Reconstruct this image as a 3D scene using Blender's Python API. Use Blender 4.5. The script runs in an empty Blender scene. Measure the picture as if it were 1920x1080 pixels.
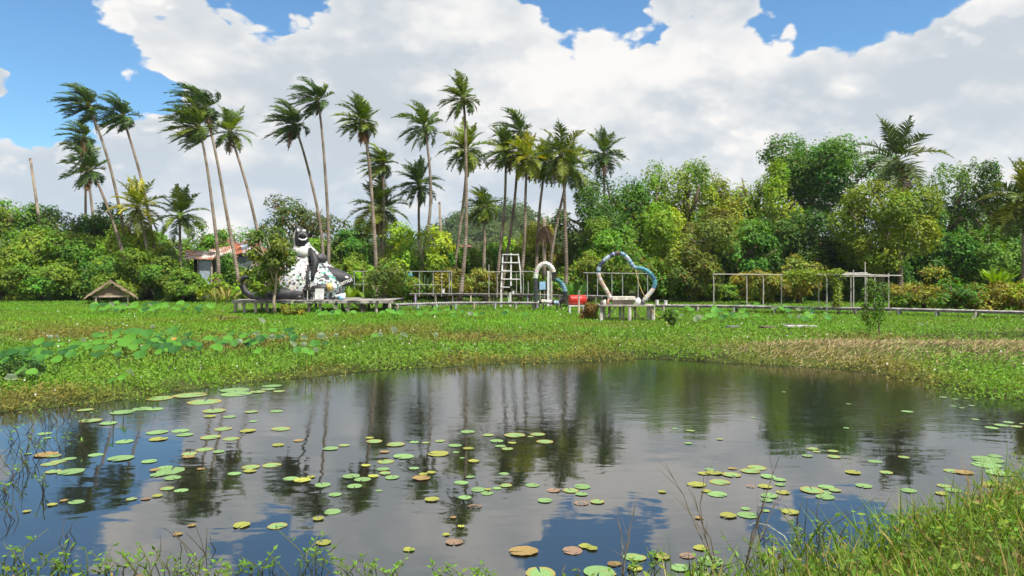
import bpy, math, random
import numpy as np
from mathutils import Vector, Matrix

# ------------------------------------------------------------------ camera, sky, sun, exposure
SC = bpy.context.scene
COL = SC.collection
F, CX, HY, CAMH = 1387.0, 960.0, 513.0, 2.5      # focal length / centre / horizon of the 1920 px photo, eye height
cam = bpy.data.cameras.new("camera"); cam.lens = F / 1920 * 36; cam.sensor_width = 36
cam.shift_y = -(540 - HY) / 1920; cam.clip_start = 0.05; cam.clip_end = 8000
camo = bpy.data.objects.new("camera", cam); COL.objects.link(camo)
camo.location = (0, 0, CAMH); camo.rotation_euler = (math.radians(90), 0, 0); SC.camera = camo

SUN_EL, SUN_AZ = math.radians(62), math.radians(136)   # azimuth clockwise from +Y (view direction): to the right, behind the camera
sun = bpy.data.lights.new("sun", 'SUN'); sun.energy = 5.0; sun.angle = math.radians(0.53); sun.color = (1, 0.955, 0.87)
suno = bpy.data.objects.new("sun", sun); COL.objects.link(suno)
sdir = Vector((math.sin(SUN_AZ) * math.cos(SUN_EL), math.cos(SUN_AZ) * math.cos(SUN_EL), math.sin(SUN_EL)))
suno.rotation_euler = (-sdir).to_track_quat('-Z', 'Y').to_euler(); suno.location = (30, -30, 60)

SC.view_settings.view_transform = 'Standard'; SC.view_settings.look = 'None'
SC.view_settings.gamma = 1; SC.view_settings.exposure = 0.55; SC.view_settings.use_curve_mapping = False
SC.render.engine = 'CYCLES'
SC.cycles.use_denoising = True; SC.cycles.use_adaptive_sampling = True; SC.cycles.adaptive_threshold = 0.03; SC.cycles.use_light_tree = False
SC.cycles.max_bounces = 7; SC.cycles.diffuse_bounces = 3; SC.cycles.glossy_bounces = 3; SC.cycles.transmission_bounces = 4
SC.cycles.sample_clamp_indirect = 6

def N(nt, t, **kw):
    n = nt.nodes.new(t)
    for k, v in kw.items():
        if k == 'ins':
            for i, x in v.items():
                if isinstance(x, bpy.types.NodeSocket): nt.links.new(x, n.inputs[i])
                else: n.inputs[i].default_value = x
        else: setattr(n, k, v)
    return n
def M2(nt, op, a, b=0.0, c=0.0, clamp=False):
    return N(nt, 'ShaderNodeMath', operation=op, use_clamp=clamp, ins={0: a, 1: b, 2: c}).outputs[0]
def VM(nt, op, a, b=(0, 0, 0)):
    n = N(nt, 'ShaderNodeVectorMath', operation=op, ins={0: a, 1: b})
    return n.outputs['Value'] if op in ('DOT_PRODUCT', 'LENGTH') else n.outputs[0]
def SS(nt, v, lo, hi, a=0.0, b=1.0):
    return N(nt, 'ShaderNodeMapRange', interpolation_type='SMOOTHSTEP', ins={0: v, 1: lo, 2: hi, 3: a, 4: b}).outputs[0]
def MIX(nt, f, a, b):
    n = N(nt, 'ShaderNodeMix', data_type='RGBA'); 
    for i, x in ((0, f), (6, a), (7, b)):
        if isinstance(x, bpy.types.NodeSocket): nt.links.new(x, n.inputs[i])
        else: n.inputs[i].default_value = x if i == 0 else (*x, 1)[:4]
    return n.outputs[2]

W = bpy.data.worlds.new("World"); SC.world = W; W.use_nodes = True
W.cycles.sampling_method = 'NONE'
nt = W.node_tree; nt.nodes.clear()
sky = N(nt, 'ShaderNodeTexSky', sky_type='NISHITA', sun_disc=False)
sky.sun_elevation = SUN_EL; sky.sun_rotation = SUN_AZ; sky.air_density = 1.0; sky.dust_density = 0.3; sky.ozone_density = 3.0; sky.altitude = 0
tc = N(nt, 'ShaderNodeTexCoord').outputs['Generated']
sx = N(nt, 'ShaderNodeSeparateXYZ', ins={0: tc})
el = sx.outputs[2]
def cloudfield(off, detail, puffs):
    p = VM(nt, 'MULTIPLY', VM(nt, 'ADD', tc, off), (1.0, 1.0, 1.7))
    n1 = N(nt, 'ShaderNodeTexNoise', noise_type='FBM', ins={'Vector': VM(nt, 'ADD', p, (3.1, 1.7, 0.45)), 'Scale': 3.6, 'Detail': detail, 'Roughness': 0.57, 'Lacunarity': 2.1})
    if not puffs: return n1.outputs[0]
    v = N(nt, 'ShaderNodeTexVoronoi', feature='F1', ins={'Vector': VM(nt, 'ADD', p, VM(nt, 'MULTIPLY', n1.outputs[1], (.10, .10, .10))), 'Scale': 17.0, 'Detail': 2.0, 'Roughness': 0.55})
    pv.append(M2(nt, 'MULTIPLY', M2(nt, 'SUBTRACT', 0.40, v.outputs['Distance']), 0.24))
    return n1.outputs[0]
pv = []
dn = cloudfield((0, 0, 0), 7.0, True); d1 = cloudfield((0.014, -0.01, 0.034), 4.0, False)
d0 = M2(nt, 'ADD', dn, pv[0])
def pdir(px, py):
    v = Vector(((px - CX) / F, 1, (HY - py) / F)); v.normalize(); return v
def blob(px, py, rad, amt, soft=0.5):
    d = VM(nt, 'LENGTH', VM(nt, 'MULTIPLY', VM(nt, 'SUBTRACT', tc, tuple(pdir(px, py))), (1, 1, 1.25)))
    return M2(nt, 'MULTIPLY', SS(nt, d, rad / F, rad * soft * 0.3 / F), amt)
bias = SS(nt, el, 0.14, 0.42, 0.42, 0.31)              # clouds close up towards the horizon, broken higher up
for b in ((40, 40, 315, -.42), (110, 185, 205, -.38), (500, -30, 165, -.36), (1090, -30, 155, -.33), (1585, -10, 190, -.39), (1860, -40, 185, -.34),
          (300, 182, 70, -.36), (-10, 150, 60, .40), (140, 165, 60, .25)):
    bias = M2(nt, 'ADD', bias, blob(*b))
cov = M2(nt, 'ADD', d0, bias)
mask = SS(nt, cov, 0.485, 0.55)
# self-shadowing of the clouds: denser towards the light -> greyer
lit = M2(nt, 'ADD', 0.62, M2(nt, 'MULTIPLY', M2(nt, 'ADD', M2(nt, 'SUBTRACT', dn, d1), M2(nt, 'MULTIPLY', pv[0], .75)), 3.4))
big = N(nt, 'ShaderNodeTexNoise', ins={'Vector': VM(nt, 'MULTIPLY', tc, (1, 1, 1.9)), 'Scale': 4.3, 'Detail': 3.0, 'Roughness': 0.5, 'Distortion': 0.5}).outputs[0]
lit = M2(nt, 'ADD', lit, M2(nt, 'MULTIPLY', M2(nt, 'SUBTRACT', big, 0.53), 2.8))
edge = SS(nt, cov, 0.68, 0.50)
rim = M2(nt, 'MULTIPLY', SS(nt, d0, .50, .56), SS(nt, d0, .72, .56))       # lit rims of the nearer heaps against the farther ones
lit = M2(nt, 'ADD', lit, M2(nt, 'MULTIPLY', rim, 0.34))
lit = SS(nt, M2(nt, 'ADD', lit, M2(nt, 'MULTIPLY', edge, 0.45)), -.22, 1.08)
lowc = SS(nt, el, 0.22, 0.03)
shade = MIX(nt, lowc, (0.58, 0.64, 0.70), (0.57, 0.67, 0.77))
ccol = MIX(nt, lit, shade, (0.96, 0.94, 0.92))
skyc = N(nt, 'ShaderNodeVectorMath', operation='MULTIPLY', ins={0: sky.outputs[0], 1: (0.105, 0.148, 0.165)}).outputs[0]
fin = MIX(nt, mask, skyc, ccol)
bg = N(nt, 'ShaderNodeBackground', ins={0: fin, 1: 0.70})
nt.links.new(bg.outputs[0], N(nt, 'ShaderNodeOutputWorld').inputs[0])

# ------------------------------------------------------------------ helpers
def at(px, py, D):
    return np.array([(px - CX) / F * D, D, CAMH - (py - HY) / F * D])
def gnd(px, py, z=0.0):
    D = (CAMH - z) * F / (py - HY)
    return np.array([(px - CX) / F * D, D, z])
def norm(v):
    v = np.asarray(v, float); return v / (np.linalg.norm(v, axis=-1, keepdims=True) + 1e-9)
def vnoise(x, y, seed=0):
    x = np.asarray(x, float); y = np.asarray(y, float)
    xi, yi = np.floor(x).astype(np.int64), np.floor(y).astype(np.int64); fx, fy = x - xi, y - yi
    fx = fx * fx * (3 - 2 * fx); fy = fy * fy * (3 - 2 * fy)
    def h(a, b):
        n = (a * 374761393 + b * 668265263 + seed * 974634777) & 0x7fffffff
        n = ((n ^ (n >> 13)) * 1274126177) & 0x7fffffff
        return ((n ^ (n >> 16)) & 0xffff) / 65535.0
    return (h(xi, yi) * (1 - fx) + h(xi + 1, yi) * fx) * (1 - fy) + (h(xi, yi + 1) * (1 - fx) + h(xi + 1, yi + 1) * fx) * fy
def fbm(x, y, seed=0, o=3):
    s = 0; a = .5; t = 0
    for i in range(o):
        s = s + a * vnoise(x * 2 ** i, y * 2 ** i, seed + i); t += a; a *= .5
    return s / t

def mesh_np(name, V, loops, starts, totals, col=None, mat=None, smooth=False):
    me = bpy.data.meshes.new(name)
    me.vertices.add(len(V)); me.vertices.foreach_set('co', np.asarray(V, np.float32).ravel())
    me.loops.add(len(loops)); me.loops.foreach_set('vertex_index', np.asarray(loops, np.int32))
    me.polygons.add(len(starts)); me.polygons.foreach_set('loop_start', np.asarray(starts, np.int32))
    me.polygons.foreach_set('loop_total', np.asarray(totals, np.int32))
    if smooth: me.polygons.foreach_set('use_smooth', np.ones(len(starts), bool))
    me.update(calc_edges=True)
    if col is not None:
        a = me.attributes.new('Col', 'FLOAT_COLOR', 'POINT')
        c = np.ones((len(V), 4), np.float32); c[:, :3] = col; a.data.foreach_set('color', c.ravel())
    if mat: me.materials.append(mat)
    return me

class MB:
    """collects shapes; becomes one mesh"""
    def __init__(s): s.v = []; s.f = []; s.c = []
    def add(s, V, Fs, c=(.5, .5, .5)):
        o = len(s.v); s.v.extend([tuple(map(float, p)) for p in V]); s.f.extend([tuple(i + o for i in f) for f in Fs])
        s.c.extend([c] * len(V)); return s
    def box(s, lo, hi, c=(.5, .5, .5), R=None, about=None):
        x0, y0, z0 = lo; x1, y1, z1 = hi
        V = np.array([(x0, y0, z0), (x1, y0, z0), (x1, y1, z0), (x0, y1, z0), (x0, y0, z1), (x1, y0, z1), (x1, y1, z1), (x0, y1, z1)])
        if R is not None:
            a = np.array(about if about is not None else V.mean(0)); V = (V - a) @ np.array(R).T + a
        return s.add(V, [(0, 3, 2, 1), (4, 5, 6, 7), (0, 1, 5, 4), (1, 2, 6, 5), (2, 3, 7, 6), (3, 0, 4, 7)], c)
    def bar(s, a, b, w, h=None, c=(.5, .5, .5)):
        return s.tube([a, b], [w, w] if h is None else [w, h], 4, c)
    def tube(s, P, r, n=6, c=(.5, .5, .5), caps=True, sq=(1, 1)):
        P = np.asarray(P, float); m = len(P); r = np.broadcast_to(np.asarray(r, float), (m,))
        T = norm(np.gradient(P, axis=0)) if m > 2 else norm(np.array([P[1] - P[0]] * 2))
        ref = np.array([0, 0, 1.0]) if abs(T[0][2]) < .9 else np.array([0, 1.0, 0])
        V = []
        for i in range(m):
            a = norm(np.cross(ref, T[i])); b = np.cross(T[i], a)
            if i == 0: pass
            for k in range(n):
                t = 2 * math.pi * (k + .5) / n
                V.append(P[i] + r[i] * (sq[0] * math.cos(t) * a + sq[1] * math.sin(t) * b))
        Fs = [(i * n + k, i * n + (k + 1) % n, (i + 1) * n + (k + 1) % n, (i + 1) * n + k) for i in range(m - 1) for k in range(n)]
        if caps: Fs += [tuple(range(n))[::-1], tuple((m - 1) * n + k for k in range(n))]
        return s.add(V, Fs, c)
    def ell(s, c0, r, c=(.5, .5, .5), nu=14, nv=8, noise=0, seed=0):
        V = []; rr = random.Random(seed)
        for j in range(nv + 1):
            ph = math.pi * j / nv
            for i in range(nu):
                th = 2 * math.pi * i / nu; q = 1 + noise * (rr.random() - .5)
                V.append((c0[0] + r[0] * math.sin(ph) * math.cos(th) * q, c0[1] + r[1] * math.sin(ph) * math.sin(th) * q, c0[2] + r[2] * math.cos(ph)))
        Fs = [(j * nu + i, (j + 1) * nu + i, (j + 1) * nu + (i + 1) % nu, j * nu + (i + 1) % nu) for j in range(nv) for i in range(nu)]
        return s.add(V, Fs, c)
    def obj(s, name, mat, parent=None, smooth=False):
        me = bpy.data.meshes.new(name); me.from_pydata(s.v, [], s.f)
        a = me.attributes.new('Col', 'FLOAT_COLOR', 'POINT')
        c = np.ones((len(s.v), 4), np.float32); c[:, :3] = np.array(s.c); a.data.foreach_set('color', c.ravel())
        if smooth: me.polygons.foreach_set('use_smooth', np.ones(len(me.polygons), bool))
        me.materials.append(mat); me.update()
        return link(name, me, parent)
def link(name, me, parent=None):
    o = bpy.data.objects.new(name, me); COL.objects.link(o)
    if parent is not None:
        o.parent = parent; q = parent; t = Vector((0, 0, 0))
        while q is not None: t += q.location; q = q.parent
        o.location = -t
    return o
def tag(o, label, cat, group=None, kind=None):
    if label: o['label'] = label
    if cat: o['category'] = cat
    if group: o['group'] = group
    if kind: o['kind'] = kind
    return o
def thing(name, loc, label, cat, group=None):
    o = bpy.data.objects.new(name, None); COL.objects.link(o); o.location = tuple(map(float, loc)); o.empty_display_size = .3
    return tag(o, label, cat, group)
def part(mb, name, mat, parent, smooth=False):
    """world-space shape under a thing (an Empty at its base) or under a part of it"""
    return mb.obj(name, mat, parent, smooth)

# ------------------------------------------------------------------ materials
MATS = {}
def mat(name, build):
    m = bpy.data.materials.new(name); m.use_nodes = True; t = m.node_tree; t.nodes.clear()
    out = N(t, 'ShaderNodeOutputMaterial'); s = build(t); t.links.new(s, out.inputs[0]); MATS[name] = m; return m
def pbsdf(t, col, rough=.8, spec=.3, bump=None, **kw):
    p = N(t, 'ShaderNodeBsdfPrincipled')
    if isinstance(col, bpy.types.NodeSocket): t.links.new(col, p.inputs['Base Color'])
    else: p.inputs['Base Color'].default_value = (*col, 1)
    if isinstance(rough, bpy.types.NodeSocket): t.links.new(rough, p.inputs['Roughness'])
    else: p.inputs['Roughness'].default_value = rough
    p.inputs['Specular IOR Level'].default_value = spec
    for k, v in kw.items(): p.inputs[k].default_value = v
    if bump is not None: t.links.new(bump, p.inputs['Normal'])
    return p.outputs[0]
def noise(t, scale, detail=4, rough=.55, vec=None, coord='Object', stretch=None, dist=0.0):
    v = vec if vec is not None else N(t, 'ShaderNodeTexCoord').outputs[coord]
    if stretch: v = VM(t, 'MULTIPLY', v, stretch)
    return N(t, 'ShaderNodeTexNoise', ins={'Vector': v, 'Scale': scale, 'Detail': float(detail), 'Roughness': rough, 'Distortion': dist}).outputs[0]
def bumpn(t, h, s=.4, d=.02):
    return N(t, 'ShaderNodeBump', ins={'Strength': s, 'Distance': d, 'Height': h}).outputs[0]
def leafmat(trans=.35, rough=.42, spec=.35):
    def b(t):
        a = N(t, 'ShaderNodeAttribute', attribute_name='Col').outputs['Color']
        d = pbsdf(t, a, rough, spec)
        h = N(t, 'ShaderNodeHueSaturation', ins={0: .49, 1: 1.15, 2: 1.5, 4: a}).outputs[0]
        tr = N(t, 'ShaderNodeBsdfTranslucent', ins={0: h}).outputs[0]
        return N(t, 'ShaderNodeMixShader', ins={0: trans, 1: d, 2: tr}).outputs[0]
    return b
LEAF = mat('leaf', leafmat(.30, .55, .18)); GRASS = mat('grass_leaf', leafmat(.26, .55, .18)); FROND = mat('palm_leaflet', leafmat(.25, .45, .3))
PAD = mat('pad', lambda t: pbsdf(t, MIX(t, SS(t, noise(t, 9, 5), .42, .75), N(t, 'ShaderNodeAttribute', attribute_name='Col').outputs['Color'], (.16, .14, .03)), .45, .4, bumpn(t, noise(t, 30, 3), .3, .004)))
def attrmat(rough=.7, spec=.3, var=.35, scale=6, bump=.3, bd=.01):
    def b(t):
        a = N(t, 'ShaderNodeAttribute', attribute_name='Col').outputs['Color']
        n = noise(t, scale, 6, .6)
        c = N(t, 'ShaderNodeHueSaturation', ins={2: SS(t, n, .25, .75, 1 - var, 1 + var * .5), 4: a}).outputs[0]
        return pbsdf(t, c, rough, spec, bumpn(t, noise(t, scale * 3, 4), bump, bd))
    return b
PAINT = mat('painted_surface', attrmat(.6, .35, .3, 4)); PLASTIC = mat('plastic', attrmat(.35, .5, .25, 8, .15)); RUBBER = mat('rubber', attrmat(.55, .4, .4, 6))
def woodb(t):
    a = N(t, 'ShaderNodeAttribute', attribute_name='Col').outputs['Color']
    n = noise(t, 5, 6, .65, stretch=(1, 1, .25)); m = noise(t, 1.3, 3)
    c = N(t, 'ShaderNodeHueSaturation', ins={2: M2(t, 'ADD', SS(t, n, .3, .7, .6, 1.2), SS(t, m, .3, .7, -.2, .2)), 4: a}).outputs[0]
    return pbsdf(t, c, .85, .2, bumpn(t, n, .5, .015))
WOOD = mat('weathered_wood', woodb)
def palmbark(t):
    v = N(t, 'ShaderNodeTexCoord').outputs['Object']
    w = N(t, 'ShaderNodeTexWave', wave_type='BANDS', bands_direction='Z', ins={'Vector': v, 'Scale': 1.6, 'Distortion': 3.0, 'Detail': 2.0}).outputs[1]
    n = noise(t, 1.1, 5, .6, v)
    c = MIX(t, SS(t, n, .35, .68), (.17, .135, .10), (.36, .30, .24))
    c = MIX(t, SS(t, w, .6, .95, 0, .45), c, (.07, .055, .04))
    return pbsdf(t, c, .9, .15, bumpn(t, w, .5, .03))
PALMBARK = mat('palm_bark', palmbark)
BARK = mat('bark', lambda t: pbsdf(t, MIX(t, noise(t, 4, 5, .6, stretch=(1, 1, .3)), (.06, .045, .03), (.25, .20, .14)), .9, .15, bumpn(t, noise(t, 9, 4, stretch=(1, 1, .3)), .6, .03)))
def tinb(t):
    v = N(t, 'ShaderNodeTexCoord').outputs['Object']
    a = N(t, 'ShaderNodeAttribute', attribute_name='Col').outputs['Color']
    r = SS(t, noise(t, .9, 6, .65, v), .42, .62)
    return pbsdf(t, MIX(t, r, a, (.26, .10, .05)), .6, .4, None)
TIN = mat('rusty_tin', tinb)
THATCH = mat('thatch', lambda t: pbsdf(t, MIX(t, noise(t, 12, 6, .7, stretch=(1, 1, .5)), (.10, .07, .045), (.36, .29, .20)), .95, .1, bumpn(t, noise(t, 25, 4), .8, .03)))
def groundb(t):
    v = N(t, 'ShaderNodeTexCoord').outputs['Object']
    n1 = noise(t, .35, 6, .6, v); n2 = noise(t, 4, 5, .6, v)
    c = MIX(t, SS(t, n1, .35, .65), (.028, .036, .010), (.060, .080, .018))
    c = MIX(t, SS(t, n2, .5, .75, 0, .7), c, (.10, .085, .03))
    return pbsdf(t, c, .95, .1, bumpn(t, n2, .8, .08))
GROUND = mat('marsh_ground', groundb)
def waterb(t):
    v = N(t, 'ShaderNodeTexCoord').outputs['Object']
    sxyz = N(t, 'ShaderNodeSeparateXYZ', ins={0: v})
    patch = noise(t, .16, 3, .5, v)
    far = SS(t, M2(t, 'ADD', sxyz.outputs[1], M2(t, 'MULTIPLY', M2(t, 'SUBTRACT', patch, .5), 9.0)), 10.0, 14.5)   # breeze ruffles the far half of the pond
    amp = M2(t, 'ADD', .07, M2(t, 'MULTIPLY', far, .75))
    a = noise(t, 2.0, 2, .5, VM(t, 'MULTIPLY', v, (.55, 1, 1)), dist=.4)
    b = noise(t, 9.0, 3, .55, VM(t, 'MULTIPLY', v, (.6, 1, 1)), dist=.6)
    c = noise(t, 30.0, 2, .5, VM(t, 'MULTIPLY', v, (.6, 1, 1)))
    h = M2(t, 'ADD', M2(t, 'ADD', M2(t, 'MULTIPLY', a, .0036), M2(t, 'MULTIPLY', M2(t, 'MULTIPLY', b, .0036), amp)), M2(t, 'MULTIPLY', M2(t, 'MULTIPLY', c, .0009), amp))
    bp = N(t, 'ShaderNodeBump', ins={'Strength': 1.0, 'Distance': 1.0, 'Height': h}).outputs[0]
    p = N(t, 'ShaderNodeBsdfPrincipled', ins={'Roughness': .02, 'IOR': 3.0, 'Normal': bp})
    p.inputs['Base Color'].default_value = (.012, .013, .010, 1); p.inputs['Specular Tint'].default_value = (1, .99, .97, 1); p.inputs['Specular IOR Level'].default_value = .5
    return p.outputs[0]
WATER = mat('pond_water', waterb)
PALEBARK = mat('pale_bark', lambda t: pbsdf(t, MIX(t, noise(t, 5, 5, .6, stretch=(1, 1, .3)), (.28, .22, .15), (.56, .48, .36)), .9, .15))
TILE = mat('clay_tile', lambda t: pbsdf(t, MIX(t, noise(t, 2, 5), (.13, .05, .035), (.21, .10, .07)), .8, .2))

# ------------------------------------------------------------------ terrain and water
def poly(pts): return np.array(pts, float)
shore = [(0, 775), (130, 764), (280, 745), (420, 720), (600, 706), (740, 693), (900, 685), (1080, 679), (1200, 673), (1300, 677), (1480, 687), (1620, 698), (1735, 712), (1748, 726), (1800, 742), (1920, 750)]
POND = poly([(-17, 12.4)] + [tuple(gnd(*p)[:2]) for p in shore] + [(13, 14.2), (17, 13), (16, 10.4), (9, 9.7)] +
            [tuple(gnd(*p)[:2]) for p in ((1920, 915), (1800, 968), (1670, 1012), (1560, 1058), (1400, 1090), (1000, 1100), (600, 1092), (250, 1082), (0, 1066))] + [(-9, 6.0), (-17, 6.5)])
POND2 = poly([tuple(gnd(*p, z=.12)[:2]) for p in ((1690, 631), (1800, 626), (1920, 624), (2050, 626), (2050, 641), (1920, 643), (1800, 641), (1700, 637))])
def sdf(P, Q):
    """signed distance to polygon Q, positive inside"""
    P = np.asarray(P, float); d = np.full(len(P), 1e9); ins = np.zeros(len(P), bool)
    for i in range(len(Q)):
        a, b = Q[i], Q[(i + 1) % len(Q)]; ab = b - a
        t = np.clip(((P - a) @ ab) / (ab @ ab), 0, 1); d = np.minimum(d, np.linalg.norm(P - (a + t[:, None] * ab), axis=1))
        c = ((a[1] > P[:, 1]) != (b[1] > P[:, 1])); den = (b[1] - a[1]) if abs(b[1] - a[1]) > 1e-9 else 1e-9
        ins ^= c & (P[:, 0] < (b[0] - a[0]) * (P[:, 1] - a[1]) / den + a[0])
    return np.where(ins, d, -d)
def sst(x, a, b):
    t = np.clip((x - a) / (b - a), 0, 1); return t * t * (3 - 2 * t)
def pondd(x, y):
    P = np.stack([x, y], 1); w = (fbm(x * .9, y * .9, 5) - .5) * 1.1
    w = w * sst(y, 8, 12)
    return np.maximum(sdf(P, POND) + w * .8, sdf(P, POND2) + w * .3 - .05)
def ground_z(x, y):
    x = np.asarray(x, float); y = np.asarray(y, float); d = pondd(x, y)
    z = .05 + .06 * fbm(x * .4, y * .4, 9) + .25 * sst(y, 62, 72)
    ridge = np.exp(-((y - (22.5 - .10 * (x - 8))) / 1.5) ** 2) * sst(x, 4.5, 9) * .34     # dry grass bank on the right
    near = 1.0 * sst(-y, -6.0, -1.5) + .20 * sst(x - .25 * (y - 5), 1.8, 5) * sst(-y, -9.5, -6)
    h = z + ridge + near
    hill = 27.0 * np.exp(-((x + 4) / 34) ** 2 - ((y - 330) / 60) ** 2) + 15 * np.exp(-((x + 60) / 60) ** 2 - ((y - 380) / 60) ** 2)
    h = h + hill * (.85 + .3 * fbm(x * .05, y * .05, 3))
    return h * (1 - sst(d, -.45, 0.02)) + (-.55) * sst(d, -.25, 1.2)
def axis(lo, hi, step, far_lo, far_hi):
    a = list(np.arange(lo, hi + 1e-6, step)); s = step; v = hi
    while v < far_hi: s *= 1.25; v += s; a.append(v)
    s = step; v = lo
    while v > far_lo: s *= 1.25; v -= s; a.insert(0, v)
    return np.array(a)
gx = axis(-42, 42, .34, -4000, 4000); gy = axis(-3, 70, .30, -400, 6000)
# extra rows over the hill so that its outline is smooth
gy = np.unique(np.concatenate([gy, np.arange(240, 470, 9.0)])); gx = np.unique(np.concatenate([gx, np.arange(-200, 120, 7.0)]))
XX, YY = np.meshgrid(gx, gy); ZZ = ground_z(XX.ravel(), YY.ravel())
nx, ny = len(gx), len(gy)
idx = np.arange(nx * ny).reshape(ny, nx)
quads = np.stack([idx[:-1, :-1], idx[:-1, 1:], idx[1:, 1:], idx[1:, :-1]], -1).reshape(-1, 4)
me = mesh_np('ground', np.stack([XX.ravel(), YY.ravel(), ZZ], 1), quads.ravel(), np.arange(len(quads)) * 4, np.full(len(quads), 4), mat=GROUND, smooth=True)
tag(link('ground', me), 'flat marshy ground around the lily pond', None, kind='structure')
wm = MB().add([(-22, 4, 0), (40, 4, 0), (40, 34, 0), (-22, 34, 0)], [(0, 1, 2, 3)]).obj('water', WATER)
tag(wm, 'dark still pond water mirroring palms and clouds', None, kind='structure')

# ------------------------------------------------------------------ foliage helpers
def leaf_arrays(P, Dr, Nn, L, Wd, C, fold=.12):
    Dr = norm(Dr); S = norm(np.cross(Dr, Nn)); Nn = np.cross(S, Dr); L = np.asarray(L)[:, None]; Wd = np.asarray(Wd)[:, None]
    mid = P + Dr * L * .45 + Nn * Wd * fold
    V = np.stack([P, mid + S * Wd * .5 - Nn * Wd * fold * 2, P + Dr * L - Nn * L * .08, mid - S * Wd * .5 - Nn * Wd * fold * 2], 1).reshape(-1, 3)
    return V, np.repeat(C, 4, axis=0)
def leaf_mesh(name, P, Dr, Nn, L, Wd, C, mat, fold=.12):
    V, c = leaf_arrays(P, Dr, Nn, L, Wd, C, fold); n = len(P)
    return mesh_np(name, V, np.arange(4 * n), np.arange(n) * 4, np.full(n, 4), c, mat)
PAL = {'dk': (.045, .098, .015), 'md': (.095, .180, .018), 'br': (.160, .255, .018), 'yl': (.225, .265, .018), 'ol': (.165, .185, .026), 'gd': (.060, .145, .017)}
def crown_mesh(rng, c, r, n, leaf, col, lobes=8, clumps=15, aspect=.55, flat=.9, dry=0.01):
    c = np.array(c, float); r = np.array(r, float)
    m = max(6, int(n / (lobes * clumps)))
    Ps, Us, Ts = [], [], []; aoff = rng.uniform(0, 6.3)
    for i in range(lobes):
        zz = 1 - 2 * (i + .5) / lobes; aa = i * 2.39996 + aoff
        u = np.array([math.sqrt(1 - zz * zz) * math.cos(aa), math.sqrt(1 - zz * zz) * math.sin(aa), zz]) + rng.normal(size=3) * .16
        lc = u * (rng.uniform(.34, .74) if lobes < 14 else rng.uniform(.52, .80)); lr = rng.uniform(.26, .48) if lobes < 14 else rng.uniform(.22, .36)
        lt = rng.uniform(.78, 1.22); yel = rng.random()
        for k in range(clumps):
            w = rng.normal(size=3); w /= np.linalg.norm(w); w = w + .55 * lc; w[2] += .18; w /= np.linalg.norm(w)
            p = lc + w * lr * rng.uniform(.70, 1.08)
            cr = rng.uniform(.055, .115)
            off = rng.normal(size=(m, 3)) * cr; off -= (off @ w)[:, None] * w * .45
            # small umbrella shape: edges of a clump droop
            off -= w * (np.linalg.norm(off, axis=1)[:, None] ** 2 / cr * .28)
            Ps.append(p + off); Us.append(np.repeat([w], m, 0) + off / cr * .25)
            t = lt * rng.uniform(.70, 1.32)
            Ts.append(np.stack([np.full(m, t), np.full(m, yel + rng.normal() * .25)], 1))
    P = c + np.concatenate(Ps) * r; U = norm(np.concatenate(Us)); T = np.concatenate(Ts); n = len(P)
    Nn = norm(U * .7 + np.array([.12, -.1, .60]) * flat + rng.normal(size=(n, 3)) * .36)
    Dr = norm(np.cross(Nn, rng.normal(size=(n, 3)))); Dr[:, 2] -= .25
    L = leaf * rng.uniform(.6, 1.35, n)
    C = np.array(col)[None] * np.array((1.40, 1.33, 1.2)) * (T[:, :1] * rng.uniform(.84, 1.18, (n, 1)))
    C[:, 0] *= 1 + .45 * (T[:, 1] - .5); 
    d = rng.random(n) < dry; C[d] = np.array((.22, .13, .03)) * rng.uniform(.6, 1.2, (d.sum(), 1))
    keep = P[:, 2] > ground_floor
    return leaf_mesh('crown', P[keep], Dr[keep], Nn[keep], L[keep], L[keep] * aspect, np.clip(C, .003, .8)[keep], LEAF)
ground_floor = .08
def limbs(mb, rng, base, top, c, r, r0, nl=5, n=6):
    base, top = np.array(base, float), np.array(top, float)
    k = 6; w = rng.normal(size=(k, 3)) * .12 * r0 * 6; w[0] = 0; w[:, 2] = 0
    tt = np.linspace(0, 1, k)[:, None]; P = base + (top - base) * tt + w
    mb.tube(P, np.linspace(r0, r0 * .45, k), n)
    for i in range(nl):
        a = P[rng.integers(2, k)]; u = rng.normal(size=3); u[2] = abs(u[2]) * .8 + .1; u /= np.linalg.norm(u)
        e = np.array(c) + u * np.array(r) * .75; mid = (a + e) / 2 + np.array([0, 0, .12 * np.linalg.norm(e - a)])
        mb.tube([a, mid, e], [r0 * .42, r0 * .26, r0 * .08], 5)
def tree(px, ytop, w, D, ybot, style, label, group, name='broadleaf_tree', cat='tree', n=12500, leaf=.29, seed=0, depth=None, trunk_px=None, lobes=11, clumps=26, aspect=.55, dry=.008, r0=None, nl=5, bark=None):
    rng = np.random.default_rng(seed * 7919 + int(px * 13 + ytop))
    s = D / F
    if D > 60 and name == 'broadleaf_tree': w = w * 1.22; ytop -= 4
    c = at(px, (ytop + ybot) / 2, D); r = np.array([w / 2 * s, (depth or w / 2 * s), (ybot - ytop) / 2 * s])
    bx = c[0] + (0 if trunk_px is None else (trunk_px - px) * s); gz = float(ground_z([bx], [D])[0])
    base = np.array([bx, D, gz - .05])
    t = thing(name, (bx, D, gz), label, cat, group)
    mb = MB(); limbs(mb, rng, base, c + np.array([0, 0, r[2] * .25]), c, r, r0 or max(.05, .055 * (r[2] * 2 + .5)), nl); part(mb, 'trunk', bark or BARK, t, True)
    col = PAL[style] if isinstance(style, str) else style
    me = crown_mesh(rng, c, r, n, leaf, col, lobes, clumps, aspect, dry=dry)
    o = link('crown', me); o.parent = t; o.location = -t.location
    return t

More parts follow.
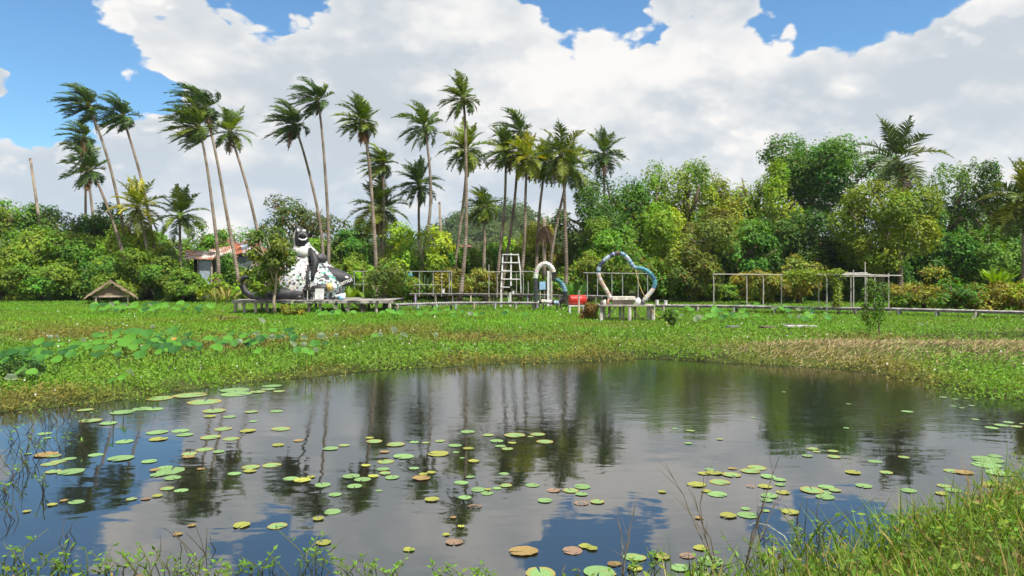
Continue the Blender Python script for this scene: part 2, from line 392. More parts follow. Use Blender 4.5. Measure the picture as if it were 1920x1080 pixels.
# ------------------------------------------------------------------ broadleaf trees
GL, GR, GC = 'trees of the thicket beside the thatched hut', 'trees of the wood behind the pergola frames', 'trees between the palm trunks'
TL = 'leafy green tree in the dense thicket behind the thatched hut'
TLF = 'low bushy tree with foliage down to the grass around the thatched hut'
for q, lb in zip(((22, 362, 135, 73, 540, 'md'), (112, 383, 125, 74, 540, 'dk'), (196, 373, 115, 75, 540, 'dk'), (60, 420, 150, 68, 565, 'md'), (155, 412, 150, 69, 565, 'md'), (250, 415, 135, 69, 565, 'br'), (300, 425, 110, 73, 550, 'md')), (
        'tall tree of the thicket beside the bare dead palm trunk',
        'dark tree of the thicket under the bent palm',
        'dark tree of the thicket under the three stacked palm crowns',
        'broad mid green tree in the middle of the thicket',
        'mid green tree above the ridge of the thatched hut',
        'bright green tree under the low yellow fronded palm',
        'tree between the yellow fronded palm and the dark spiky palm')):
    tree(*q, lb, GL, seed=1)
for q, lb in zip(((5, 468, 110, 65, 574, 'br'), (95, 480, 130, 65, 573, 'md'), (190, 478, 120, 66, 570, 'gd'), (275, 478, 120, 65, 572, 'md'), (322, 470, 85, 67, 572, 'gd'), (345, 512, 80, 63, 573, 'md')), (
        'bright low tree at the far end of the thicket from the shack',
        'low bushy tree in the deep shade of the thicket, away from the hut',
        'deep green bushy tree right behind the thatched hut',
        'mid green bushy tree beside the hut under the yellow palm',
        'narrow deep green tree below the dark spiky palm',
        'low bushy tree between the hut and the tin shack')):
    tree(*q, lb, GL, seed=2, n=10500, leaf=.27)
for q, lb in zip(((410, 518, 80, 62, 572, 'br'), (465, 512, 70, 61, 572, 'br')), (
        'low bright shrub in front of the tin shack',
        'low bright shrub at the foot of the pale palm by the platform')):
    tree(*q, lb, 'shrubs against the shack', name='shrub', cat='shrub', seed=3, n=2200, leaf=.26)
for q, lb in zip(((372, 425, 80, 88, 520, 'gd'), (438, 418, 95, 92, 530, 'md'), (492, 424, 80, 90, 530, 'gd')), (
        'deep green tree rising behind the tin shack',
        'mid green tree rising behind the red tiled houses',
        'deep green tree between the houses and the round topped tree')):
    tree(*q, lb, 'trees behind the houses', seed=4, n=3000)
tree(404, 436, 50, 77, 500, 'md', 'leafy tree standing between the tin shack and the red tiled house', None, seed=56, n=4000, leaf=.28)
tree(430, 474, 46, 67, 545, 'gd', 'slim leafy tree in front of the rusty roofed house', None, seed=55, n=3000, leaf=.26)
tree(572, 366, 150, 80, 520, (.050, .085, .020), 'round topped dark tree rising behind the mosaic sculpture', None, seed=5, n=6500, leaf=.36, lobes=10, dry=.08)
for q, lb in zip(((618, 440, 110, 73, 560, 'md'), (660, 420, 95, 74, 560, 'gd'), (705, 405, 110, 76, 560, 'dk'), (668, 470, 80, 66, 566, 'md'), (690, 500, 90, 64, 566, 'br')), (
        'mid green tree behind the back of the sculpture',
        'deep green tree behind the sculpture beside the tall palms',
        'dark tree below the low spreading palm',
        'mid green tree behind the platform pipe frame',
        'bright low tree behind the small tree at the platform end')):
    tree(*q, lb, GC, seed=6)
for q, lb in zip(((768, 428, 125, 66, 566, 'br'), (850, 445, 105, 70, 560, 'md'), (905, 452, 100, 72, 560, 'md'), (962, 432, 120, 74, 565, 'br'), (1020, 440, 110, 73, 562, 'ol'), (815, 470, 90, 68, 562, 'gd')), (
        'bright rounded tree behind the blue float',
        'mid green tree beside the dark tall palm trunk',
        'mid green tree below the short drooping palm',
        'bright tree behind the white ladder tower',
        'olive tree behind the shaggy palm stump',
        'deep green tree beside the short headless stump')):
    tree(*q, lb, 'trees behind the raised walkway', seed=7)
for q, lb in zip(((840, 505, 95, 62, 562, 'ol'), (905, 498, 110, 62, 562, 'ol'), (985, 500, 90, 62, 562, 'md'), (775, 520, 80, 60, 568, 'md'), (1060, 500, 90, 61, 565, 'md')), (
        'olive shrub by the white bucket on the raised boardwalk',
        'brownish olive shrub beside the ladder tower',
        'mid green shrub behind the ladder tower',
        'mid green shrub behind the pipe frame with the blue float',
        'mid green shrub behind the red barrel')):
    tree(*q, lb, 'shrubs behind the raised walkway', name='shrub', cat='shrub', seed=8, n=2600, leaf=.24, dry=.12)
TR = 'tall leafy tree in the wood behind the pergola frames'
for q, lb in zip(((1112, 335, 130, 71, 560, 'dk'), (1165, 300, 125, 77, 545, 'gd'), (1228, 290, 115, 77, 540, 'md'), (1400, 306, 110, 78, 545, 'md'), (1462, 318, 110, 74, 540, 'br'), (1785, 300, 125, 76, 545, 'gd'), (1845, 308, 115, 74, 545, 'dk'), (1905, 330, 120, 75, 545, 'gd')), (
        'dark tree at the end of the wood beside the palm clump',
        'deep green tree under the lone palm at the edge of the wood',
        'tall mid green tree next to the lime green one',
        'mid green tree between the yellowish tree and the bright one',
        'bright tree in front of the tallest dark dome',
        'deep green tree beside the big drooping palm',
        'dark tree second from the big drooping palm',
        'deep green tree behind the palm with yellowing fronds')):
    tree(*q, lb, GR, seed=9, n=12000)
tree(1292, 304, 125, 74, 530, (.125, .205, .016), 'lime green tree at the top of the wood behind the big heart', None, seed=10, n=11000)
tree(1345, 300, 130, 76, 530, (.150, .200, .020), 'yellowish green tree with thin crown and bare branches showing', None, seed=11, n=8000, dry=.08)
tree(1532, 234, 200, 84, 440, (.055, .140, .017), 'tallest dark green tree with broad dome above the wood', None, seed=12, n=26000, leaf=.36, lobes=13, clumps=44)
tree(1658, 322, 185, 62, 520, (.120, .195, .018), 'broad yellow green tree in front of the big leaning palm', None, seed=44, n=19000, leaf=.27, lobes=9, clumps=56, trunk_px=1650)
TF = 'dense bushy tree at the shaded front edge of the wood'
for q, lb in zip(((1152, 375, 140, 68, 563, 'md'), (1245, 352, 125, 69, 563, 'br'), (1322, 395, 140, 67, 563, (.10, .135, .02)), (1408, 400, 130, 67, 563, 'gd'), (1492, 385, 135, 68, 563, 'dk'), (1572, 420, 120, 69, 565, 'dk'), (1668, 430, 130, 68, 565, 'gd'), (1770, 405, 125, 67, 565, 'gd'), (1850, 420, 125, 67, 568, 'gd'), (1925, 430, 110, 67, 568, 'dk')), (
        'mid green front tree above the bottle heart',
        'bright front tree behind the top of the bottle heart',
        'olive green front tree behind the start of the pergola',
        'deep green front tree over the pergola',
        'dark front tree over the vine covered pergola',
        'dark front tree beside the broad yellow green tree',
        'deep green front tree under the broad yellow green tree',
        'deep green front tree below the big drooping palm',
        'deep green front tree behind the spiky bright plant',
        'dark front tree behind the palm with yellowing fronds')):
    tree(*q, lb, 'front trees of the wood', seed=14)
for q, lb in zip(((1105, 465, 110, 62, 566, 'md'), (1195, 455, 130, 62, 566, 'md'), (1300, 455, 120, 61, 566, (.085, .13, .02)), (1500, 470, 110, 60, 567, 'ol'), (1430, 500, 100, 58, 568, 'ol')), (
        'rounded bush behind the red barrel and the stake',
        'rounded bush directly behind the bottle heart',
        'olive green bush between heart and pergola',
        'olive bush behind the vine covered part of the pergola',
        'low olive bush inside the pergola poles')):
    tree(*q, lb, 'bushes by the heart and pergola', name='bush', cat='bush', seed=15, n=5200, leaf=.26, dry=.08)
for q, l in (((1735, 515, 130, 50, 582, 'ol'), 'yellowish bush of vines behind the boardwalk rail'), ((1795, 520, 110, 47, 590, 'gd'), 'dark green bush close behind the boardwalk'), ((1865, 525, 130, 47, 592, 'ol'), 'straggly brownish bush below the spiky bright plant'), ((1700, 540, 80, 50, 582, 'md'), 'small bush at the end of the pergola'), ((1930, 520, 90, 46, 594, 'yl'), 'yellow leaved bush under the drooping palm')):
    tree(*q, l, 'bushes along the boardwalk', name='bush', cat='bush', seed=16, n=3200, leaf=.20, dry=.14)
for i, px in enumerate(range(1235, 1720, 54)):
    tree(px, 512 + 7 * (i % 3), 82, 63.5 + (i % 2), 569, ('dk', 'gd', 'md')[i % 3], 'dark leafy undergrowth shrub filling the foot of the wood behind the pergola', 'undergrowth at the foot of the wood', name='shrub', cat='shrub', seed=60 + i, n=3400, leaf=.25)
# young trees standing in the marsh
tree(512, 424, 118, 43.5, 530, (.075, .125, .018), 'young tree with pale thin trunk before the sculpture platform', None, name='young_tree', seed=17, n=3800, leaf=.20, trunk_px=517, lobes=9, clumps=13, r0=.10, nl=6, bark=PALEBARK)
tree(500, 480, 90, 44.2, 560, 'md', 'leafy sapling beside the pale trunk at the platform', None, name='sapling', cat='tree', seed=171, n=1700, leaf=.19, r0=.04)
tree(722, 482, 100, 49, 572, (.070, .115, .018), 'small leafy tree at the end of the sculpture platform', None, name='young_tree', seed=18, n=3200, leaf=.20)
tree(548, 568, 60, 43, 598, (.13, .17, .02), 'round yellow green shrub under the sculpture platform', None, name='shrub', cat='shrub', seed=19, n=1500, leaf=.11)
tree(415, 578, 110, 36, 628, (.12, .17, .016), 'wide low feathery shrub in the open marsh grass', None, name='shrub', cat='shrub', seed=20, n=3200, leaf=.07, aspect=.4)
tree(1257, 573, 34, 31, 612, (.05, .10, .016), 'tiny mango sapling with drooping leaves in the open grass', None, name='sapling', cat='tree', seed=21, n=170, leaf=.24, aspect=.3, lobes=5, clumps=5, r0=.035, trunk_px=1264)
tree(1640, 505, 62, 27.5, 632, (.055, .115, .015), 'slender feathery young tree on the dry grass bank', None, name='young_tree', seed=22, n=1300, leaf=.12, aspect=.4, lobes=9, r0=.03, trunk_px=1652)
tree(1107, 560, 36, 38.5, 603, (.17, .12, .04), 'dry brown tuft of dead weeds beside the heart platform', None, name='dead_weeds', cat='weeds', seed=23, n=900, leaf=.22, aspect=.14, dry=.6, r0=.02)

# ------------------------------------------------------------------ coconut palms
WIND = np.array([-1.0, .12, .10])
def frond_mesh(rng, p0, d0, L, wind, droop, col, dead=False):
    n = 9; ds = L / n; P = [np.array(p0, float)]; d = norm(np.array(d0, float)); T = [d]
    for i in range(n):
        s = (i + 1) / n
        d = norm(d + (np.array([0, 0, -1]) * droop * (.25 + s) + WIND * wind * (.35 + s)) * (1.0 / n))
        P.append(P[-1] + d * ds); T.append(d)
    P = np.array(P); T = np.array(T)
    m = 34; s = np.linspace(.12, .985, m); f = s * n; i0 = np.minimum(f.astype(int), n - 1); fr = (f - i0)[:, None]
    B = P[i0] * (1 - fr) + P[i0 + 1] * fr; TT = norm(T[i0] * (1 - fr) + T[i0 + 1] * fr)
    side = norm(np.cross(TT, np.array([0, 0, 1.0]) + rng.normal(size=3) * .12)); upv = np.cross(side, TT)
    ll = L * .29 * (np.sin(np.clip(s * 1.05 + .10, 0, 1) * math.pi) ** .6 * .85 + .18)
    V, Fc, C = [], [], []; o = 0
    wl = .020 * L + .030
    lp = np.array([0, 0, -1.0]) * (.55 + (.7 if dead else 0)) + WIND * wind * .55
    for sg in (-1, 1):
        dirs = norm(sg * side * .85 + TT * .62 + upv * .25 + rng.normal(size=(m, 3)) * .12)
        mid = B + dirs * ll[:, None] * .5; d2 = norm(dirs + lp * .55 + rng.normal(size=(m, 3)) * .1); tip = mid + d2 * ll[:, None] * .55
        wv = norm(TT + rng.normal(size=(m, 3)) * .25) * wl
        V.append(np.stack([B - wv * .4, B + wv * .4, mid + wv * .55, mid - wv * .55, tip], 1).reshape(-1, 3))
        C.append(np.repeat(np.array(col) * rng.uniform(.7, 1.3, (m, 1)), 5, 0))
    V = np.concatenate(V); C = np.concatenate(C); k = 2 * m; b = np.arange(k) * 5
    loops = np.concatenate([np.stack([b, b + 1, b + 2, b + 3], 1).ravel(), np.stack([b + 3, b + 2, b + 4], 1).ravel()])
    starts = np.concatenate([np.arange(k) * 4, 4 * k + np.arange(k) * 3]); tot = np.concatenate([np.full(k, 4), np.full(k, 3)])
    # rachis: three sided tube
    rr = np.linspace(.042, .010, n + 1); R = []
    for i in range(n + 1):
        a = norm(np.cross(T[i], [0, 0, 1.0])); bb = np.cross(a, T[i])
        for q in range(3): R.append(P[i] + rr[i] * (math.cos(q * 2.094) * a + math.sin(q * 2.094) * bb))
    o = len(V); rc = np.array(col) * .5 + np.array((.16, .16, .03))
    V = np.concatenate([V, np.array(R)]); C = np.concatenate([C, np.repeat([rc], len(R), 0)])
    rq = np.array([(o + i * 3 + q, o + i * 3 + (q + 1) % 3, o + (i + 1) * 3 + (q + 1) % 3, o + (i + 1) * 3 + q) for i in range(n) for q in range(3)])
    st2 = len(loops) + np.arange(len(rq)) * 4
    return mesh_np('frond', V, np.concatenate([loops, rq.ravel()]), np.concatenate([starts, st2]), np.concatenate([tot, np.full(len(rq), 4)]), np.clip(C, .004, .8), FROND)
def palm(cx, cy, base, D, r, label, via=None, wind=1.0, nf=32, col=(.045, .085, .016), droop=.9, dead=0, seed=0, w=.17, yel=.25):
    rng = np.random.default_rng(seed * 101 + int(cx * 7 + cy)); s = D / F
    top = at(cx, cy, D); gb = gnd(base, 566)[0] * 0 + (base - CX) * s
    gz = float(ground_z([gb], [D])[0]); b = np.array([gb, D, gz - .05])
    dead = dead or (1 if seed % 2 else 0)
    t = thing('coconut_palm', (gb, D, gz), label, 'palm', 'coconut palms')
    mid = at(via[0], via[1], D) if via else b * .45 + top * .55 + np.array([(top[0] - b[0]) * .04, 0, 0])
    # quadratic through the three points
    u1 = (mid[2] - b[2]) / (top[2] - b[2]); uu = np.linspace(0, 1, 15)[:, None]
    Lg = lambda u: b * (u - u1) * (u - 1) / (u1) + mid * u * (u - 1) / (u1 * (u1 - 1)) + top * u * (u - u1) / (1 - u1)
    P = Lg(uu); P[:, 0] += .04 * np.sin(uu[:, 0] * 9 + seed)
    rad = w * (1.0 - .42 * uu[:, 0]) * (1 + .5 * np.exp(-uu[:, 0] * 16))
    part(MB().tube(P, rad, 9), 'trunk', PALMBARK, t, True)
    tip = top - np.array([0, 0, .05])
    L = r * s * 1.10
    shaft = MB(); shaft.tube([tip - np.array([0, 0, .5]), tip, tip + np.array([0, 0, .45])], [.17, .2, .06], 7, (.10, .10, .03)); part(shaft, 'crownshaft', PAINT, t, True)
    ga = 2.39996
    for i in range(nf):
        q = i / (nf - 1); az = i * ga + rng.normal() * .2 + seed; e = math.radians(84 - 138 * q ** .95 + rng.normal() * 8)
        d0 = np.array([math.cos(e) * math.cos(az), math.cos(e) * math.sin(az), math.sin(e)])
        c = np.array(col) * rng.uniform(.8, 1.25)
        if rng.random() < yel: c = c * np.array([2.0, 1.55, .9])
        Lf = L * rng.uniform(.88, 1.10) * (1.0 if q < .75 else .9)
        wk = 1.0
        if wind > .5 and d0[0] > .2: Lf *= .74; wk = 1.5
        o = link('frond', frond_mesh(rng, tip + d0 * .12, d0, Lf, wk * (wind * 1.45 if wind > .9 else wind) * rng.uniform(.75, 1.2), droop * (.75 + .6 * q), c), t)
    for i in range(dead):
        az = rng.uniform(0, 6.28); d0 = np.array([math.cos(az) * .35, math.sin(az) * .35, -.95])
        o = link('dead_frond', frond_mesh(rng, tip - np.array([0, 0, .15]), d0, L * .8, .1, .5, np.array((.26, .13, .05)) * rng.uniform(.7, 1.2), True), t); o['label'] = 'dry brown hanging frond'
    nuts = 5 if D < 75 else 0
    for i in range(nuts):
        az = rng.uniform(0, 6.28); c0 = tip + np.array([math.cos(az) * .26, math.sin(az) * .26, -.22 - rng.random() * .15])
        part(MB().ell(c0, (.12, .12, .15), (.12, .14, .03), 8, 6), 'coconut', PAINT, t, True)
    return t
DKG, MDG, YLG = (.050, .105, .020), (.085, .150, .022), (.18, .23, .022)
palm(166, 196, 246, 68, 58, 'tall palm leaning over the lowest of three stacked palm crowns', via=(205, 310), wind=2.0, col=DKG, seed=1, yel=.15, dead=1)
palm(230, 216, 300, 69, 52, 'tall windblown palm whose trunk rises behind the yellow fronded low palm', via=(255, 300), wind=1.3, col=DKG, seed=2, yel=.15)
palm(158, 256, 192, 76, 46, 'uppermost crown of the three stacked palm crowns over the thicket', wind=1.7, col=DKG, seed=3, nf=22)
palm(163, 290, 156, 77, 44, 'middle crown of the three stacked palm crowns, pale straight trunk', wind=1.2, col=MDG, seed=4, nf=22, dead=1)
palm(170, 318, 242, 66, 50, 'lowest crown of the three stacked palms, dark strongly bent trunk', via=(205, 395), wind=.7, col=DKG, seed=5, nf=24)
palm(372, 236, 410, 64, 64, 'palm with thin dark trunk whose crown tangles with its taller neighbour', via=(394, 350), wind=1.5, col=MDG, seed=6, yel=.4)
palm(384, 200, 452, 65, 62, 'palm with swept crown and pale trunk beside the tin roofed shack', via=(422, 380), wind=2.1, col=DKG, seed=7, yel=.1)
palm(431, 246, 510, 67, 46, 'palm with small open crown and one orange dead frond', via=(462, 350), wind=.45, col=MDG, seed=8, yel=.4, dead=1, nf=22)
palm(258, 388, 282, 67, 58, 'low young palm with yellow green and orange fronds above the thicket', via=(270, 440), wind=.2, col=YLG, seed=9, yel=.3, nf=24, droop=1.2)
palm(338, 402, 338, 66, 54, 'low dark green palm with upright spiky fronds beside the thicket', wind=-.1, col=MDG, seed=10, yel=.1, nf=24, droop=1.1)
palm(551, 232, 606, 70, 54, 'palm with dark leaning trunk rising behind the round topped tree', via=(582, 330), wind=1.5, col=DKG, seed=11, yel=.3)
palm(595, 186, 613, 68, 52, 'tall palm with pale straight trunk rising behind the sculpture', via=(611, 330), wind=1.3, col=DKG, seed=12, yel=.3)
palm(680, 226, 704, 60, 50, 'tall palm with reddish dead fronds hanging below its crown', via=(697, 360), wind=.9, col=MDG, seed=13, yel=.35, dead=4, w=.18)
palm(718, 306, 722, 66, 46, 'shorter palm tucked under the palm with reddish dead fronds', wind=1.3, col=MDG, seed=14, yel=.35)
palm(712, 390, 714, 67, 58, 'low spreading palm with yellow green fronds above the dark tree', wind=.1, col=(.075, .12, .018), seed=15, yel=.5, droop=1.2)
palm(796, 236, 768, 66, 54, 'tall palm whose trunk curves back and crosses a lower crown', via=(806, 310), wind=.7, col=MDG, seed=16, yel=.3, droop=1.2, nf=22)
palm(786, 344, 786, 70, 46, 'short palm with star shaped crown behind a pale curving trunk', wind=.4, col=DKG, seed=17, yel=.3)
palm(868, 184, 862, 60, 48, 'tallest palm of the middle clump, with long dark bare trunk', via=(875, 330), wind=.55, col=MDG, seed=18, yel=.3, nf=24)
palm(874, 280, 838, 67, 50, 'palm with pale hanging fronds half hidden behind the tallest trunk', via=(868, 390), wind=.3, col=MDG, seed=19, yel=.5, droop=1.4, dead=1)
palm(907, 390, 910, 62, 42, 'short drooping palm standing alone before the distant hill', wind=.8, col=MDG, seed=20, yel=.4, droop=1.7)
palm(950, 282, 928, 66, 50, 'palm at the near edge of the crowded clump, crown swept sideways', via=(945, 390), wind=.8, col=MDG, seed=21, yel=.4)
palm(976, 246, 938, 68, 52, 'tallest palm of the crowded clump, crown upswept by the wind', via=(966, 360), wind=1.1, col=DKG, seed=22, yel=.3, nf=22)
palm(988, 296, 975, 65, 48, 'palm inside the crowded clump with yellow fronds', via=(985, 400), wind=.3, col=YLG, seed=23, yel=.3, droop=1.4)
palm(1022, 305, 1002, 67, 46, 'slim palm inside the crowded clump, trunk leaning outward', via=(1012, 400), wind=.5, col=MDG, seed=24, yel=.3)
palm(1052, 290, 1058, 58, 58, 'big palm at the end of the crowded clump with long hanging fronds', via=(1060, 400), wind=.3, col=(.07, .115, .017), seed=25, yel=.45, droop=1.6, nf=24, dead=2)
palm(1068, 312, 1025, 66, 48, 'palm leaning out of the crowded clump behind the biggest crown', via=(1048, 400), wind=.2, col=MDG, seed=26, yel=.3, droop=1.2)
palm(1132, 288, 1134, 76, 48, 'lone palm with upright fronds poking above the edge of the wood', wind=.1, col=DKG, seed=27, yel=.25, nf=24, droop=.9)
palm(1682, 300, 1690, 64, 82, 'big drooping palm beside the tallest dome shaped tree', wind=.15, col=(.06, .10, .02), seed=28, yel=.45, droop=1.4, nf=22, dead=1, w=.24)
palm(1922, 378, 1916, 53, 78, 'palm with long yellowing fronds beside the spiky bright plant', wind=.1, col=(.08, .12, .018), seed=29, yel=.5, droop=1.5, w=.18)
for (x0, y0, x1, y1, D, w, l) in ((57, 298, 92, 560, 72, .14, 'bare dead palm trunk without a crown sticking out of the thicket'), (824, 380, 829, 560, 78, .15, 'short headless palm stump before the distant hill')):
    a, b = at(x0, y0, D), at(x1, y1, D); b[2] = float(ground_z([b[0]], [D])[0]) - .05
    t = thing('dead_palm_trunk', (b[0], D, b[2]), l, 'dead palm')
    part(MB().tube([b, b * .5 + a * .5 + np.array([.05, 0, 0]), a], [w * 1.2, w, w * .85], 8), 'trunk', PALMBARK, t, True)
    part(MB().tube([a - np.array([0, 0, .15]), a + np.array([0, 0, .08])], [w * 1.02, w * .6], 7, (.06, .05, .04)), 'broken_top', PAINT, t)
t0 = at(1022, 470, 64); gz = float(ground_z([t0[0]], [64])[0])
dt = thing('shaggy_palm_stump', (t0[0], 64, gz), 'headless palm stump wrapped in shaggy dark dead fronds', 'dead palm')
part(MB().tube([(t0[0] - .1, 64, gz), at(1021, 410, 64)], [.2, .16], 8), 'trunk', PALMBARK, dt, True)
rng = np.random.default_rng(5)
for i in range(9):
    az = i * .7; o = link('dead_frond', frond_mesh(rng, at(1021, 418, 64), (math.cos(az) * .3, math.sin(az) * .3, -.7), 2.1, .1, .5, (.09, .06, .035), True), dt)

# ------------------------------------------------------------------ far woods (one mass) on and before the hill
rng = np.random.default_rng(77)
def mass(name, cx, cy, cz, R, per, leaf, col, label):
    n = len(cx); Ps, Us, Cs = [], [], []
    for i in range(n):
        w = norm(rng.normal(size=(per, 3))); w[:, 2] = np.abs(w[:, 2]) - .15; w = norm(w); w[:, 1] -= .3
        Ps.append(np.array([cx[i], cy[i], cz[i]]) + w * R[i] * rng.uniform(.7, 1.05, (per, 1))); Us.append(w)
        Cs.append(np.array(col) * rng.uniform(.7, 1.35) * rng.uniform(.75, 1.25, (per, 1)) * np.array([rng.uniform(.8, 1.4), 1, 1]))
    P = np.concatenate(Ps); U = norm(np.concatenate(Us)); C = np.concatenate(Cs); m = len(P)
    Nn = norm(U + np.array([0, 0, .6]) + rng.normal(size=(m, 3)) * .4); Dr = np.cross(Nn, rng.normal(size=(m, 3)))
    L = leaf * rng.uniform(.6, 1.3, m)
    return tag(link(name, leaf_mesh(name, P, Dr, Nn, L, L * .6, C, LEAF)), label, None, kind='stuff')
hx = rng.uniform(-120, 60, 620); hy = rng.uniform(262, 345, 620); hz = ground_z(hx, hy); k = hz > 1.5
mass('hill_woods', hx[k], hy[k], hz[k] + 1, rng.uniform(2.6, 5.2, k.sum()), 70, 1.3, (.055, .105, .025), 'forest covering the low distant hill')
tx = np.concatenate([rng.uniform(-110, 110, 230)]); ty = rng.uniform(98, 125, 230); tz = rng.uniform(.5, 4.2, 230)
mass('distant_treeline', tx, ty, tz, rng.uniform(2.2, 3.4, 230), 120, .6, (.06, .11, .02), 'far line of trees seen between the trunks')

# ------------------------------------------------------------------ marsh cover
def scatter(n, d0, d1, rng, m=.80, pw=1.0):
    D = np.exp(rng.uniform(math.log(d0), math.log(d1), n)); x = rng.uniform(-1, 1, n) * (m * D + 3); return x, D
rng = np.random.default_rng(11)
x, y = scatter(340000, 11.5, 68, rng); d = pondd(x, y)
k = (d < -.02) & (rng.random(len(d)) < .30 + .70 * sst(fbm(x * 1.1, y * 1.7, 101, 3), .30, .46)); k |= (d < .45) & (rng.random(len(d)) < .16)          # creepers float out past the edge
x, y, d = x[k], y[k], d[k]; z = np.maximum(ground_z(x, y), 0.0); n = len(x)
n1 = fbm(x * .22, y * .30, 21, 4); n2 = fbm(x * .9, y * .9, 31, 3); n3 = fbm(x * .10, y * .16, 41, 2)
shoreb = sst(d, -5.5, -1.0); far = sst(y, 26, 40)
dryb = sst(x + (n2 - .5) * 3, 5.2, 10.5) * np.exp(-((y - (22.6 - .10 * (x - 8)) + (n1 - .5) * 2.5) / 2.0) ** 2) * 1.15
dry2 = sst(x, 12, 15) * np.exp(-((y - 32) / 2.2) ** 2) * .8 * (y > 30)
dryb = np.clip(dryb + dry2 * sst(n1, .4, .6), 0, 1)
C = np.array((.120, .245, .022))[None] * np.ones((n, 1))
C = C * (1 - far[:, None]) + np.array((.125, .295, .018)) * far[:, None]
brown = sst(n1, .50, .66) * (1 - .75 * far)
C = C * (1 - .7 * brown[:, None]) + np.array((.200, .130, .038)) * .7 * brown[:, None]
yel = sst(n2, .62, .8); C = C * (1 - .5 * yel[:, None]) + np.array((.19, .22, .02)) * .5 * yel[:, None]
isdry = rng.random(n) < dryb; C[isdry] = np.array((.36, .29, .15)) * rng.uniform(.6, 1.25, (isdry.sum(), 1))
C *= rng.uniform(.74, 1.24, (n, 1)) * (.80 + .4 * n3[:, None])
blade = (rng.random(n) < (.16 + .72 * far)) | isdry                # grass blades far out and on the dry bank, broad creeper leaves by the water
sc = (y / 16) ** .55
L = np.where(blade, rng.uniform(.14, .34, n) * np.minimum(sc, 1.0) * (1 - .45 * far), rng.uniform(.05, .10, n) * (y / 16) ** .42); Wd = np.where(blade, .018 * sc ** 1.5, L * .55)
L = np.where(isdry, L * .8, L)
Dr = rng.normal(size=(n, 3)) * np.where(blade, .34, 1.0)[:, None]; Dr[:, 2] = np.where(blade, 1.0, np.abs(Dr[:, 2]) * .45 + .12)
Dr[isdry, 2] *= .35; Dr[isdry, 0] += .5
Nn = rng.normal(size=(n, 3)) * .45 + np.where(blade[:, None], np.array([.2, -1.0, .5]), np.array([.1, -.25, 1.0]))
lift = np.where(blade, 0, rng.random(n) ** 1.5 * (.10 + .30 * (1 - far) * fbm(x * 1.3, y * 1.3, 51) ** 2 * 2))
tag(link('marsh_plants', leaf_mesh('marsh_plants', np.stack([x, y, z + lift], 1), Dr, Nn, L, Wd, np.clip(C, .004, .8), GRASS)), 'mat of creeping marsh plants and grass around the pond', None, kind='stuff')
# small pale blossoms in the mat
x, y = scatter(1200, 12, 48, rng); d = pondd(x, y); k = (d < -.05) & (fbm(x * .5, y * .5, 61) > .42); x, y = x[k], y[k]; n = len(x)
P = np.stack([x, y, np.maximum(ground_z(x, y), 0) + rng.uniform(.12, .34, n)], 1); L = rng.uniform(.03, .065, n) * (y / 16) ** .35
tag(link('blossoms', leaf_mesh('blossoms', P, rng.normal(size=(n, 3)), np.array([.1, -.5, 1]) + rng.normal(size=(n, 3)) * .3, L, L * .9, np.array((.72, .68, .66)) * rng.uniform(.6, 1.05, (n, 1)), GRASS)), 'small white blossoms scattered over the marsh plants', None, kind='stuff')

# ------------------------------------------------------------------ lily pads
def padmesh(seed, curl):
    r = random.Random(seed); n = 20; V = [(0, 0, .012)]; 
    for ring, q in ((1, .6), (2, 1.0)):
        for i in range(n + 1):
            a = .12 + (2 * math.pi - .24) * i / n; e = 1 + (r.random() - .5) * .07
            V.append((math.cos(a) * q * e, math.sin(a) * q * e, .012 + (curl * (.5 + r.random()) if ring == 2 else 0)))
    Fs = [(0, 1 + i, 2 + i) for i in range(n)] + [(1 + i, n + 2 + i, n + 3 + i, 2 + i) for i in range(n)]
    return V, Fs
PADC = {'g': (.165, .32, .11), 'y': (.30, .32, .05), 'o': (.22, .14, .05), 'p': (.20, .12, .09)}
PADL = {'g': ('green lily pad floating flat on the dark pond', 'green lily pads'), 'y': ('yellowing lily pad floating on the dark pond', 'yellowing lily pads'),
        'o': ('withered orange brown lily pad floating on the pond', 'withered lily pads'), 'p': ('decaying pinkish lily pad half sunk in the pond', 'decaying lily pads')}
PM = {}
rr = random.Random(3)
for tcode, c in PADC.items():
    for v in range(5):
        V, Fs = padmesh(v * 7 + ord(tcode), .015 if tcode in 'g' else .05); q = rr.uniform(.75, 1.25)
        edgec = (.30, .22, .05) if tcode == 'g' and v % 2 else tuple(k * .9 for k in c)
        mb = MB().add(V, Fs, c); mb.c = [tuple(k * q for k in c)] * (1 + 21) + [tuple(k * q for k in (edgec if v in (1, 3) else c))] * 21
        me = bpy.data.meshes.new('lily_pad'); me.from_pydata(mb.v, [], mb.f); a = me.attributes.new('Col', 'FLOAT_COLOR', 'POINT')
        a.data.foreach_set('color', np.concatenate([np.array(mb.c), np.ones((len(mb.c), 1))], 1).astype(np.float32).ravel()); me.materials.append(PAD); PM[tcode, v] = me
